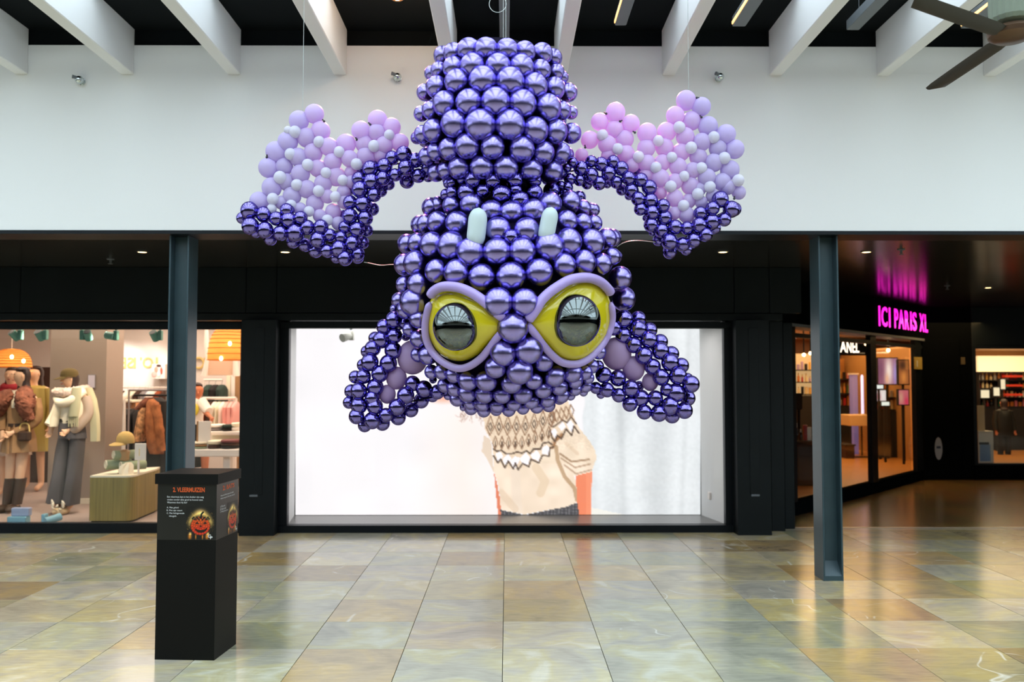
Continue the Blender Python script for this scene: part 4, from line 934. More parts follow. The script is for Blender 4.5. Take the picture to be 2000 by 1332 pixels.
    for i in range(16): blob(.60 + .28 * i / 15, .385 + .022 * math.sin(i * 1.9) , .017, (22, 34, 24), .8)
    tri([(.725, .39), (.76, .40), (.765, .455), (.80, .50), (.775, .515), (.735, .47)], (14, 24, 18))
    col = np.clip(col, 0, 255) / 255; linc = np.where(col <= .04045, col / 12.92, ((col + .055) / 1.055) ** 2.4)
    me = bpy.data.meshes.new('pumpkin_picture'); c0 = at((u0 + u1) / 2, (v0 + v1) / 2, .0016)
    me.from_pydata([tuple(at(a, b, .0016) - c0) for a, b in zip(gu.ravel(), gv.ravel())], [], 
                   [tuple(q) for q in np.stack([np.arange(n * n).reshape(n, n)[:-1, :-1], np.arange(n * n).reshape(n, n)[:-1, 1:], np.arange(n * n).reshape(n, n)[1:, 1:], np.arange(n * n).reshape(n, n)[1:, :-1]], -1).reshape(-1, 4).tolist()])
    ca = me.color_attributes.new('print', 'FLOAT_COLOR', 'POINT'); ca.data.foreach_set('color', np.concatenate([linc.reshape(-1, 3), np.ones((n * n, 1))], 1).ravel())
    if 'pumpkin_print' not in M:
        m = bpy.data.materials.new('pumpkin_print'); m.use_nodes = True; a = m.node_tree.nodes.new('ShaderNodeAttribute'); a.attribute_name = 'print'
        m.node_tree.links.new(a.outputs['Color'], m.node_tree.nodes['Principled BSDF'].inputs['Base Color']); m.node_tree.nodes['Principled BSDF'].inputs['Roughness'].default_value = .4; M['pumpkin_print'] = m
    me.materials.append(M['pumpkin_print'])
    o2 = bpy.data.objects.new('pumpkin_picture', me); C.objects.link(o2); o2.parent = s; o2.location = c0 - Vector(W[s.name]); W[o2.name] = c0
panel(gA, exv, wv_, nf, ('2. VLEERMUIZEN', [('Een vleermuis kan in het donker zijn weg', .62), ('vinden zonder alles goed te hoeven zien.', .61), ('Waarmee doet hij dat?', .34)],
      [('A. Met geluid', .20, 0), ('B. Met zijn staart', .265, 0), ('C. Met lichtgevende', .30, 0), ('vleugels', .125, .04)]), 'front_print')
ns = eyv.cross(UP)
panel(gB, eyv, dv_, ns, ('2. BATS', [('A bat can find its way in the dark', .60), ('without seeing well. How does it do that?', .66)],
      [('A. With sound', .22, 0), ('B. With its tail', .25, 0), ('C. With glowing wings', .36, 0)]), 'side_print')

# ------------------------------------------------------------------ things on the upper wall and under the ceiling
for px, py, lab in ((155, 156, 'leftmost, near the left beams'), (776, 150, 'beside the sculpture'), (1406, 150, 'above the right wing')):
    p = V(px, py, YW - .045)
    t = thing('wall_spotlight', 'small chrome ball spotlight on the white wall, ' + lab, 'spotlight', Vector((p.x, YW, p.z)), 'chrome ball spotlights on the white wall')
    MB().ball(p, .034, n=20, m=14).build('ball', M['chromeball'], t, True)
    MB().lathe([(.030, YW), (.030, YW - .012), (.012, YW - .016), (.010, YW - .03)], (p.x, 0, p.z), 18, axis='y').build('wall_plate', M['chromeball'], t, True)
    MB().tube([p + Vector((-.012, -.02, .012)), p + Vector((-.042, -.035, .016))], [.012, .016], 10).build('lamp_head', M['grey_metal'], t, True)
def linear(pa, pb, y_end, z, label, lit=1, L=1.4, hang=True):
    """suspended linear lamp running along the hall; its far end shows at pixels (pa..pb, y_end)"""
    dpt = (z - EYE.z) / ray((pa + pb) / 2, y_end).z
    a, b = EYE + ray(pa, y_end) * dpt, EYE + ray(pb, y_end) * dpt
    y0 = min(a.y, b.y); x0, x1 = a.x, b.x
    t = thing('linear_pendant', label, 'ceiling lamp', ((x0 + x1) / 2, y0, z), 'linear lamps under the black ceiling')
    MB().cbox((x0, y0 - L, z), (x1, y0, z + .075), .004).build('profile', M['grey_metal'], t)
    if lit:
        MB().box((x0 - .007, y0 - L + .02, z + .012), (x0 + .0005, y0 - .015, z + .032)).build('light_strip', M['led'], t)
    for yy in (y0 - .12, y0 - L + .2):
        MB().tube([((x0 + x1) / 2, yy, z + .07), ((x0 + x1) / 2, yy, ZC + .1)], .003, 6).build('suspension', M['dark_metal'], t)
ZLp = 4.28
linear(1201, 1223, 50, ZLp, 'slim grey linear lamp right of the sculpture, nearest its top')
linear(1430, 1456, 52, ZLp, 'slim grey linear lamp above the right wing')
linear(1653, 1678, 59, ZLp, 'dark linear lamp left of the fan', 0)
linear(1876, 1900, 56, ZLp - .0, 'linear lamp with warm glow just behind the fan')
linear(976, 995, 78, 4.36, 'dark linear lamp straight above the bat sculpture', 0, 1.2)
p = V(776, -6, 6.3)
t = thing('ceiling_spot', 'warm round lamp at the top edge left of the sculpture', 'ceiling lamp', p)
MB().lathe([(.05, .1), (.055, 0), (.045, -.015), (.036, -.01), (.034, .01)], p, 20).build('housing', M['fan_hub'], t, True)
MB().ball(p, .026, n=16, m=10).build('bulb', M['bulb'], t, True)
MB().tube([p + Vector((0, 0, .09)), (p.x, p.y, ZC + .02)], .008, 8).build('stem', M['dark_metal'], t)
lamp('POINT', 'bulb_light', p - Vector((0, .06, .08)), 5, (1, .62, .30), .04)
# warm bulbs of the suspended lamps that colour the sculpture from behind and above
for px, YY, pw, tx, ty in ((1225, 6.6, 420, 1215, 270), (745, 6.6, 230, 740, 270), (1130, 6.7, 120, 1060, 300), (800, 6.7, 90, 880, 330)):
    q = V(px, 60, YY); lamp('SPOT', 'warm_pendant_light', (q.x, YY, 4.2), pw, (1, .30, .30), .04, spot=math.radians(42), target=V(tx, ty, YB))

# ceiling fan
hub = EYE + ray(1976, 66) * 4.25
fan = thing('ceiling_fan', 'large dark ceiling fan with bronze hub at the top right', 'ceiling fan', hub)
MB().lathe([(.01, -.035), (.075, -.032), (.105, -.012), (.11, .01), (.09, .03), (.03, .04)], hub, 28).build('hub', M['fan_hub'], fan, True)
mb = MB(); prof = [(.055, .045), (.085, .055), (.095, .075), (.095, .34), (.05, .36)]
rings = []
for r, z in prof:
    rings.append([(hub.x + r * (1 + (.05 if k % 2 else 0)) * math.cos(2 * math.pi * k / 40), hub.y + r * (1 + (.05 if k % 2 else 0)) * math.sin(2 * math.pi * k / 40), hub.z + z) for k in range(40)])
mb.rings(rings).build('motor_housing', M['ribbed'], fan)
MB().tube([hub + Vector((0, 0, .34)), (hub.x, hub.y, ZC + .1)], .018, 10).build('down_rod', M['dark_metal'], fan)
tip = EYE + ray(1808, 178) * 1; tipY = (hub.z - .02 - EYE.z) / tip.z if False else None
dirB = (EYE + ray(1830, 166) * ((hub.z - EYE.z) / ray(1830, 166).z)) - hub
angB = math.atan2(dirB.y, dirB.x); LB = dirB.length * 1.06
for k in range(3):
    a = angB + k * 2 * math.pi / 3; e = Vector((math.cos(a), math.sin(a), 0)); s = Vector((-math.sin(a), math.cos(a), 0))
    rings = []
    for t_, wdt, tw in ((.08, .035, .25), (.2, .040, .35), (.5, .042, .32), (.8, .042, .28), (.93, .042, .25), (1.0, .014, .22)):
        c = hub + e * (LB * t_) + Vector((0, 0, -.005)); u = (s * math.cos(tw) + UP * math.sin(tw)) * wdt; v = UP * .007
        off = s * (.03 if t_ == 1.0 else 0)
        rings.append([c - u + off, c - u * .5 - v + off, c + u * .5 - v + off, c + u + off, c + u * .5 + v + off, c - u * .5 + v + off])
    MB().rings(rings).build('blade', M['fan'], fan, True)

# ------------------------------------------------------------------ clothes shop behind the left window
ZF1 = .06
mb = MB().box((-9, YF + .12, -.1), (X(520), 15.2, ZF1)); tag(mb.build('floor_3', M['shop_floor']), 'grey floor of the clothes shop', 'floor', kind='structure')
mb = MB().box((-9, YF + .14, 2.78), (X(520), 15.2, 2.84)); tag(mb.build('ceiling_3', M['shop_ceiling']), 'pinkish ceiling of the clothes shop', 'ceiling', kind='structure')
YBK = 14.6
mb = MB().box((-9, YBK, ZF1), (X(520), YBK + .1, 2.8)); wb = mb.build('wall_clothes_shop_back', M['shop_white']); tag(wb, 'white back wall of the clothes shop', 'wall', kind='structure')
mb = MB().box((X(500), YF + .3, ZF1), (X(520), 15.2, 2.8)); tag(mb.build('wall_clothes_shop_right', M['shop_white']), 'right side wall of the clothes shop', 'wall', kind='structure')
mb = MB().box((-9.1, YF + .12, ZF1), (-9.0, 15.2, 2.8)); tag(mb.build('wall_clothes_shop_left', M['shop_white']), 'left side wall of the clothes shop', 'wall', kind='structure')
# beige partition behind the mannequin with the cap
YPT = G(150, 984, ZF1).y
a, b = V(96, 800, YPT).x, V(206, 800, YPT).x
part = MB().box((a, YPT, ZF1), (b, YPT + .5, 2.78)).build('wall_partition', M['greige']); tag(part, 'beige partition wall behind the mannequin in the cap', 'wall', kind='structure')
MB().cbox((a, YPT - .015, ZF1), (b, YPT, ZF1 + .07), .003).build('baseboard', M['cream'], part)
q = V(180, 745, YPT)
t = thing('picture_frame', 'small pale notice on the beige partition right of the cap', 'picture', q)
MB().cbox((q.x - .05, YPT - .02, q.z - .09), (q.x + .05, YPT - .003, q.z + .09), .004).build('frame', M['grey_cloth'], t)
MB().box((q.x - .042, YPT - .022, q.z - .08), (q.x + .042, YPT - .019, q.z + .08)).build('sheet', flat('pale_lilac_sheet', 214, 208, 220), t)
# mirrored gold letters on the back wall
o = V(310, 727, YBK - .02); wv = (V(310, 727, YBK - .02) - V(236, 727, YBK - .02)).length
t = thing('wall_lettering', 'mirrored gold letters on the white back wall of the clothes shop', 'lettering', o)
for s_, xx, ww in (('J', 312, 8), ('O', 299, 21), ("'", 277, 4), ('I', 265, 4), ('S', 261 - 0, 13), ('E', 246, 10)):
    pz = V(xx, 719 if s_ != 'S' else 719, YBK - .02)
    wd = abs(V(xx, 700, YBK).x - V(xx - ww, 700, YBK).x); hh = V(xx, 698, YBK).z - V(xx, 719, YBK).z
    if s_ == "'": pz = V(xx, 704, YBK - .02); hh *= .3
    text_mb(s_, pz, (-1, 0, 0), UP, wd, hh, bold=.015, depth=.004).build('letter', M['gold'], t)
for px, lab in ((388, 'left'), (405, 'right')):
    c = V(px, 709, YBK - .05); r = .085
    pts = [c + Vector((r * math.cos(a_), 0, r * math.sin(a_))) for a_ in np.linspace(.0 if lab == 'left' else -2.2, 2 * math.pi if lab == 'left' else 2.2, 24)]
    tag(MB().tube(pts, .02, 8).build('ring_letter', M['gold'], None, True), 'round gold letter under the big wicker lamp, the ' + lab + ' one', 'lettering', 'round gold letters')

def spot_head(px, py, label, tilt, drv):
    Y = YF + .32; p = V(px, py, Y)
    t = thing('shop_track_spotlight', label, 'spotlight', V(px, 643, Y), 'teal track spotlights in the shop window')
    d = drv * .062
    MB().cbox((p.x + d - .022, p.y - .03, p.z - .05), (p.x + d + .022, p.y + .03, p.z + .06), .006).build('driver_box', M['teal'], t)
    e = Vector((tilt[0], tilt[1], tilt[2])).normalized()
    MB().tube([p - e * .055, p + e * .055], .042, 16).build('lamp_head', M['teal'], t, True)
    MB().tube([p + e * .0555, p + e * .058], .034, 16).build('lens', M['dark_metal'], t, True)
    MB().box((p.x + d - .01, p.y - .01, p.z + .06), (p.x + d + .01, p.y + .01, 2.78)).build('stem', M['grey_metal'], t)
spot_head(29, 655, 'leftmost teal spotlight in the clothes shop window', (-.3, -.6, .6), 1)
spot_head(78, 655, 'second teal spotlight from the left in the shop window', (-.1, -.6, .6), 1)
spot_head(172, 655, 'third teal spotlight, above the mannequin in the cap', (.1, -.6, .6), -1)
spot_head(216, 656, 'fourth teal spotlight, right of the cap mannequin', (-.9, .3, .15), 1)
spot_head(302, 656, 'rightmost teal spotlight, next to the left column', (-.1, -.6, .6), 1)
lamp('SPOT', 'cap_mannequin_spot', V(168, 650, YF + .3) + Vector((.2, 0, .1)), 75, (1, .88, .72), .04, spot=math.radians(50), target=V(140, 800, 10.1))
lamp('SPOT', 'coat_mannequin_spot', V(60, 650, YF + .3) + Vector((0, 0, .1)), 75, (1, .84, .62), .04, spot=math.radians(50), target=V(45, 790, 10.1))
lamp('SPOT', 'plinth_spot', V(240, 650, YF + .3) + Vector((0, 0, .1)), 40, (1, .86, .62), .04, spot=math.radians(40), target=V(240, 910, 9.8))
lamp('SPOT', 'back_wall_spot', V(225, 650, 13.6), 60, (1, .95, .90), .06, spot=math.radians(60), target=V(228, 735, YBK))
lamp('SPOT', 'back_wall_spot', V(290, 650, 13.6), 45, (1, .95, .90), .06, spot=math.radians(60), target=V(282, 740, YBK))

# floor spotlights
q = G(37, 1021, ZF1); q = V(37, 1019, YF + .22)
t = thing('floor_spotlight', 'pale blue box light on the shop floor by the boots', 'spotlight', (q.x, q.y, ZF1), 'pale blue floor lights')
xa, xb = V(18, 1019, YF + .22).x, V(55, 1019, YF + .22).x
MB().cbox((xa, q.y - .05, ZF1), (xb, q.y + .05, ZF1 + .10), .008).build('base', M['paleblue'], t)
MB().cbox((xa + .02, q.y - .01, ZF1 + .10), (xb + .01, q.y + .06, ZF1 + .19), .008).build('lamp_head', flat('lavender_shell', 168, 178, 204), t)
q = V(98, 1019, YF + .22)
t = thing('floor_spotlight', 'pale blue cylinder light on the shop floor by the flowered shoes', 'spotlight', (q.x, q.y, ZF1), 'pale blue floor lights')
MB().cbox((q.x - .085, q.y - .03, ZF1), (q.x - .045, q.y + .05, ZF1 + .125), .006).build('base', M['paleblue'], t)
MB().tube([Vector((q.x - .02, q.y - .06, ZF1 + .05)), Vector((q.x + .075, q.y + .07, ZF1 + .085))], .042, 18).build('lamp_head', M['paleblue'], t, True)

# plinth with things on it
Pa, Pb, Pc = G(174, 1021, ZF1), G(256, 1021, ZF1), G(303, 1001, ZF1)
e1 = (Pb - Pa); e2 = (Pc - Pb)
Pd = Pa + Vector((e2.x * .15, e2.y * 1.0, 0)) 
foot = [Pa, Pa + e1 * .8]
for t_ in np.linspace(0, 1, 7): 
    u = 1 - t_; foot.append((Pa + e1 * .8) * u * u + (Pb + e1 * .06) * 2 * u * t_ + (Pb + e2 * .3) * t_ * t_)
foot += [Pc, Pc + Vector((-.05, .25, 0)), Pd]
zt = V(200, 929, Pa.y).z
pl = thing('display_plinth', 'low olive wood display plinth with rounded corner and cream top', 'plinth', ((Pa + Pc) / 2)[:])
MB().prism([(p.x, p.y) for p in foot], ZF1 + .02, zt - .02).build('body', M['wood_plinth'], pl)
MB().prism([(p.x, p.y) for p in foot], zt - .02, zt).build('top', M['cream'], pl)
MB().prism([(p.x * .98 + pl.location.x * .02, p.y * .9 + pl.location.y * .1) for p in foot], ZF1, ZF1 + .02).build('base', M['black_cloth'], pl)
def onp(px, py=925): return V(px, py, Pa.y + .18)
def roll(px, py, r, m, label, ln=.26, dirn=(.75, .66, 0)):
    c = onp(px, py); c.z = max(c.z, zt + r); d = Vector(dirn).normalized()
    t = thing('rolled_blanket', label, 'blanket', (c.x, c.y, c.z - r), 'rolled blankets on the plinth')
    MB().tube([c - d * .01, c + d * ln], r, 20).build('roll', m, t, True)
    sp = []
    side = Vector((d.y, -d.x, 0))
    for a_ in np.linspace(0, 4 * math.pi, 34):
        rr = r * (.95 - .8 * a_ / (4 * math.pi)); sp.append(c - d * .014 + (side * math.cos(a_) + UP * math.sin(a_)) * rr)
    MB().tube(sp, .007, 6).build('spiral_end', M['cream'], t, True)
roll(209, 908, .055, M['green_cloth'], 'sage green rolled blanket, front left on the plinth')
roll(238, 910, .052, M['green_cloth'], 'sage green rolled blanket, front right on the plinth')
c2 = onp(225, 890)
roll(224, 889, .052, M['green_cloth'], 'sage and cream rolled blanket lying on top of the other two', .30)
c = onp(251, 900)
mb = MB().loft([(c.x, c.y - .05, zt, .075, .08), (c.x - .01, c.y - .04, zt + .05, .07, .075), (c.x, c.y - .03, zt + .10, .05, .06), (c.x + .01, c.y - .02, zt + .13, .02, .03)], 22, .5, 6)
tag(mb.build('folded_scarf', M['cream_wool'], None, True), 'cream fringed scarf heaped beside the rolled blankets', 'scarf')
a0 = onp(258, 893); x0, x1 = onp(262).x, onp(284).x; zb_ = onp(262, 899).z; z1_ = onp(262, 866).z
t = thing('price_stand', 'small white acrylic sign stand on the plinth', 'sign', (a0.x, a0.y, zt))
MB().cbox((x0, a0.y, zb_), (x1, a0.y + .012, z1_), .003).build('sheet', M['white_gloss'], t)
MB().cbox(((x0 + x1) / 2 - .03, a0.y + .0, zt), ((x0 + x1) / 2 - .01, a0.y + .02, zb_), .003).build('post', M['white_gloss'], t)
MB().box((x0 + .05, a0.y - .001, zb_ + .05), (x0 + .06, a0.y, z1_ - .06)).build('print', M['gold'], t)
# khaki cap on a tan head stand
c = onp(240, 872)
t = thing('cap_stand', 'tan bust stand holding the khaki cap on the plinth', 'stand', (c.x, c.y, zt))
MB().lathe([(.05, zt + .15), (.052, zt + .20), (.058, zt + .25), (.03, zt + .27)], (c.x, c.y + .05, 0), 18).build('neck', flat('tan_stand', 176, 138, 92), t, True)
MB().lathe([(.07, zt), (.07, zt + .01), (.02, zt + .02), (.02, zt + .16)], (c.x, c.y + .05, 0), 18).build('base', flat('tan_stand', 176, 138, 92), t, True)
cz = onp(240, 866).z
t = thing('baseball_cap', 'khaki baseball cap standing on the plinth display', 'cap', (c.x, c.y, cz))
MB().lathe([(.098, 0), (.100, .03), (.092, .075), (.07, .11), (.035, .13), (.002, .135)], (c.x + .005, c.y + .05, cz), 22).build('crown', M['khaki'], t, True)
rings = []
for a_ in np.linspace(-1.15, 1.15, 13):
    ca, sa = math.sin(a_), math.cos(a_); base = Vector((c.x - .02 + .085 * ca, c.y + .05 - .09 * sa, cz + .006)); tipp = Vector((c.x - .05 + .105 * ca, c.y + .05 - .09 * sa - .085 * sa, cz - .012 - .012 * sa))
    rings.append([base, tipp, tipp + Vector((0, 0, .006)), base + Vector((0, 0, .008))])
MB().rings(rings).build('peak', M['khaki'], t, True)
# fluted light column standing behind the plinth
t = thing('stand_pole', 'slim white tapering pole of the clothes rail behind the cap', 'pole', (0, 0, 0))
b_ = V(242, 843, 11.2); tp = V(243, 780, 11.2)
bpy.data.objects.remove(t)
r = MB().tube([Vector((b_.x, b_.y, ZF1)), b_, tp], [.03, .024, .014], 12).build('white_pole', M['white_gloss'], None, True); tag(r, 'slim white tapering pole behind the khaki cap', 'pole')

# ------------------------------------------------------------------ figures
def skin_mesh(name, joints, edges, m, parent, sub=2):
    names = list(joints); me = bpy.data.meshes.new(name)
    base = Vector(W[parent.name])
    me.from_pydata([tuple(Vector(joints[n][0]) - base) for n in names], [(names.index(a), names.index(b)) for a, b in edges], [])
    o = bpy.data.objects.new(name, me); C.objects.link(o)
    sk = o.modifiers.new('skin', 'SKIN'); sk.use_smooth_shade = True
    for i, n in enumerate(names):
        r = joints[n][1]; me.skin_vertices[0].data[i].radius = r if hasattr(r, '__len__') else (r, r)
    me.skin_vertices[0].data[0].use_root = True
    ss = o.modifiers.new('sub', 'SUBSURF'); ss.levels = ss.render_levels = sub
    dg = bpy.context.evaluated_depsgraph_get(); me2 = bpy.data.meshes.new_from_object(o.evaluated_get(dg))
    bpy.data.objects.remove(o); bpy.data.meshes.remove(me); me2.name = name
    me2.materials.clear(); me2.materials.append(m); me2.polygons.foreach_set('use_smooth', [True] * len(me2.polygons))
    o = bpy.data.objects.new(name, me2); C.objects.link(o); o.parent = parent; W[o.name] = base; return o
def figure(name, label, cat, foot, H, pose, skin, hair, group=None):
    """foot: world point between the feet; pose: joint -> (x, y, z) in body units of a 1.75 m tall figure (x image right, y away)"""
    s = H / 1.75; P = {}
    base = Vector(foot)
    d = dict(pelvis=(0, 0, .95), spine=(0, 0, 1.10), chest=(0, -.01, 1.30), neckb=(0, 0, 1.45), neck=(0, -.01, 1.52), head=(0, -.02, 1.61), crown=(0, -.01, 1.70),
             shl=(-.17, 0, 1.41), ell=(-.24, -.02, 1.13), wrl=(-.25, -.08, .90), shr=(.17, 0, 1.41), elr=(.24, -.02, 1.13), wrr=(.25, -.08, .90),
             hpl=(-.09, 0, .89), knl=(-.10, -.02, .50), anl=(-.10, .02, .09), tol=(-.11, -.14, .03), hpr=(.09, 0, .89), knr=(.10, -.02, .50), anr=(.10, .02, .09), tor=(.11, -.14, .03))
    d.update(pose)
    w = lambda n: base + Vector(d[n]) * s
    R = dict(pelvis=(.135, .10), spine=(.115, .085), chest=(.14, .10), neckb=.07, neck=.06, head=(.098, .112), crown=(.075, .085), shl=.055, ell=.042, wrl=.028, shr=.055, elr=.042, wrr=.028,
             hpl=.088, knl=.058, anl=.04, tol=.035, hpr=.088, knr=.058, anr=.04, tor=.035)
    J = {n: (w(n), tuple(v * s for v in R[n]) if isinstance(R[n], tuple) else R[n] * s) for n in R}
    E = [('pelvis', 'spine'), ('spine', 'chest'), ('chest', 'neckb'), ('neckb', 'neck'), ('neck', 'head'), ('head', 'crown'), ('chest', 'shl'), ('shl', 'ell'), ('ell', 'wrl'), ('chest', 'shr'), ('shr', 'elr'), ('elr', 'wrr'),
         ('pelvis', 'hpl'), ('hpl', 'knl'), ('knl', 'anl'), ('anl', 'tol'), ('pelvis', 'hpr'), ('hpr', 'knr'), ('knr', 'anr'), ('anr', 'tor')]
    # hands: palm, four fingers and a thumb
    for sd in 'lr':
        a, b = J['el' + sd][0], J['wr' + sd][0]; f = (b - a).normalized(); side = f.cross(Vector((0, 1, 0)));
        side = side.normalized() if side.length > .1 else Vector((1, 0, 0)); pn = f.cross(side).normalized()
        pm = 'pm' + sd; J[pm] = (b + f * .055 * s, .026 * s); E.append(('wr' + sd, pm))
        for i, (off, ln) in enumerate(((-.027, .062), (-.009, .075), (.009, .072), (.026, .058))):
            k0, k1 = f'f{sd}{i}a', f'f{sd}{i}b'
            J[k0] = (b + f * (.055 + ln * .6) * s + side * off * s, .009 * s); J[k1] = (b + f * (.055 + ln) * s + side * off * s + pn * .018 * s, .007 * s)
            E += [(pm, k0), (k0, k1)]
        J['t' + sd] = (b + f * .075 * s + side * (.05 if sd == 'l' else -.05) * s + pn * .02 * s, .009 * s); E.append((pm, 't' + sd))
    r = thing(name, label, cat, base, group)
    skin_mesh('body', J, E, skin, r)
    hd = J['head'][0]; look = Vector(d.get('look', (0, -1, 0))).normalized(); sd = look.cross(UP).normalized()
    # face: nose, brow shadow, mouth, ears
    fm = MB(); nose = hd + look * .085 * s
    fm.rings([[nose + UP * .03 * s - sd * .005 * s, nose + UP * .03 * s + sd * .005 * s, nose + UP * .03 * s - look * .01 * s], [nose - UP * .012 * s + look * .022 * s - sd * .012 * s, nose - UP * .012 * s + look * .022 * s + sd * .012 * s, nose - UP * .02 * s - look * .01 * s]])
    fm.build('nose', skin, r)
    em = MB()
    for k in (-1, 1): em.ball(hd + look * .076 * s + sd * (.032 * k) * s + UP * .026 * s, .010 * s, .006 * s, .005 * s, 8, 6)
    em.build('eyes', M['hair'], r); em = MB().ball(hd + look * .082 * s - UP * .045 * s, .018 * s, .008 * s, .006 * s, 10, 6); em.build('mouth', flat('lips', 176, 96, 84), r)
    for k in (-1, 1): MB().ball(hd + sd * (.080 * k) * s + UP * .005 * s, .012 * s, .016 * s, .026 * s, 8, 6).build('ear', skin, r, 'all')
    return r, w, s, J, look, sd, hd
def furry(o, amp, seed=1):
    r_ = random.Random(seed)
    for v in o.data.vertices: v.co += Vector((r_.gauss(0, 1), r_.gauss(0, 1), r_.gauss(0, 1))) * amp
    o.data.update()
def hair_cap(r, hd, look, s, m, long_=0.0, down=.0):
    mb = MB(); prof = [(1e-3, .125), (.05, .118), (.082, .092), (.097, .05), (.099, .0), (.090, -.05)]
    if long_: prof += [(.10, -.12), (.115, -.12 - long_ * .5), (.09, -.12 - long_), (.03, -.13 - long_)]
    rings = []
    for rad, z in prof:
        ring = []
        for k in range(22):
            a = 2 * math.pi * k / 22; v = Vector((math.cos(a), math.sin(a), 0)); f = max(0, v.dot(look))
            g_ = min(1, max(0, (v.dot(look) + .15) / .5)); cut = 1 - (.56 if z < .06 else .12) * g_ * g_ * (3 - 2 * g_)
            ring.append(hd - look * .012 * s + v * rad * s * cut + UP * z * s)
        rings.append(ring)
    return mb.rings(rings).build('hair', m, r, True)

# mannequin in the cap
YM2 = G(138, 1003, ZF1).y
ft = G(138, 1003, ZF1); HM = (V(140, 716, YM2).z - ZF1 - .02)
px2u = lambda px, py, foot, s: ((V(px, py, foot.y).x - foot.x) / s, (V(px, py, foot.y).z - foot.z) / s)
def PJ(foot, s, px, py, dy=0): 
    a, b = px2u(px, py, foot, s); return (a, dy, b)
s2 = HM / 1.75
q = lambda px, py, dy=0: PJ(ft, s2, px, py, dy)
pose = dict(pelvis=q(140, 848), spine=q(141, 822), chest=q(143, 790), neckb=q(144, 768), neck=q(143, 757), head=q(138, 742, -.03), crown=q(139, 726, -.02), shl=q(124, 775), ell=q(112, 810, .02), wrl=q(104, 836, -.03),
            shr=q(168, 776), elr=q(170, 815, .05), wrr=q(146, 838, -.12), hpl=q(129, 852), hpr=q(152, 852), knl=q(118, 920), knr=q(147, 920), anl=q(114, 985), anr=q(139, 985), tol=q(118, 1001, -.12), tor=q(128, 1001, -.13), look=(-.75, -.65, -.05))
r, w, s, J, look, sd, hd = figure('mannequin', 'mannequin in olive cap, cream cropped jacket and wide grey trousers', 'mannequin', ft, HM, pose, M['skin'], M['hair'])
hair_cap(r, hd, look, s, M['hair'], .12)
# cap
mb = MB(); rings = []
for rad, z in ((.103, .035), (.104, .06), (.095, .10), (.07, .128), (.03, .142), (.002, .144)):
    rings.append([hd + Vector((rad * s * math.cos(a_), rad * s * math.sin(a_), z * s)) for a_ in (2 * math.pi * k / 20 for k in range(20))])
mb.rings(rings).build('cap', M['olive'], r, True)
rings = []
for a_ in np.linspace(-1.1, 1.1, 11):
    u = (look * math.cos(a_) + sd * math.sin(a_)); b0 = hd + u * .095 * s + UP * .04 * s; t0 = b0 + look * (.085 * math.cos(a_ * .9)) * s - UP * .03 * s
    rings.append([b0, t0, t0 + UP * .006, b0 + UP * .008])
MB().rings(rings).build('cap_peak', M['olive'], r, True)
def jl(px, py, dy=0): return w_(px, py, dy)
def at2(px, py, dy=0.0): return V(px, py, YM2) + Vector((0, dy, 0))
def LO(foot_Y, secs):       # (px centre, py, half width px, depth m)
    out = []
    for px, py, hw, dp in secs:
        p = V(px, py, foot_Y); out.append((p.x, foot_Y, p.z, hw * foot_Y / F, dp))
    return out
MB().loft(LO(YM2, [(144, 766, 12, .08), (144, 776, 25, .13), (145, 792, 26, .15), (144, 812, 25, .15), (143, 826, 24, .14)]), 24, .05, 9).build('jacket', M['cream_wool'], r, True)
MB().loft([(x, y - .09, z, a_, .03) for x, y, z, a_, b_ in LO(YM2, [(136, 786, 9, .1), (137, 800, 11, .1), (137, 821, 13, .1)])], 16).build('top', flat('cream_top_knit', 244, 226, 192), r, True)
for nm, pts, rs in (('jacket_sleeve', [(124, 774), (113, 804), (104, 830)], [.07, .066, .058]), ('jacket_sleeve', [(168, 775), (174, 806), (160, 832), (150, 840)], [.07, .068, .055, .05])):
    MB().tube(smooth_path([at2(x, y, (-.02 if i < 2 else -.09)) for i, (x, y) in enumerate(pts)], 4), [rs[0] + (rs[-1] - rs[0]) * k / (4 * (len(pts) - 1)) for k in range(4 * (len(pts) - 1) + 1)], 14).build(nm, M['cream_wool'] if pts[0][0] < 140 else flat('sage_sleeve', 186, 164, 146), r, True)
# long pale jacket front at the left
mb = MB(); mb.loft([(p[0], p[1] - .1, p[2], p[3], .05) for p in LO(YM2, [(125, 782, 7, .05), (121, 800, 8, .05), (116, 818, 9, .05), (113, 832, 8, .05)])], 14).build('jacket_front', M['cream_wool'], r, True)
# trousers
for nm, cs in (('trouser_leg', [(132, 846, 15), (125, 880, 14.5), (119, 930, 15), (114, 981, 20)]), ('trouser_leg', [(152, 846, 14), (150, 880, 13), (145, 930, 12), (138, 985, 13.5)])):
    MB().loft(LO(YM2, [(a_, b_, c_, .10 + .02 * i) for i, (a_, b_, c_) in enumerate(cs)]), 20, .08, 6).build(nm, M['greyjeans'], r, True)
MB().loft(LO(YM2, [(140, 818, 21, .13), (140, 822, 22, .135), (141, 840, 25, .145), (142, 856, 26, .14)]), 22).build('trouser_hips', M['greyjeans'], r, True)
MB().loft(LO(YM2, [(140, 817, 22, .138), (140, 823, 22.5, .14)]), 22).build('belt', M['black_cloth'], r, True)
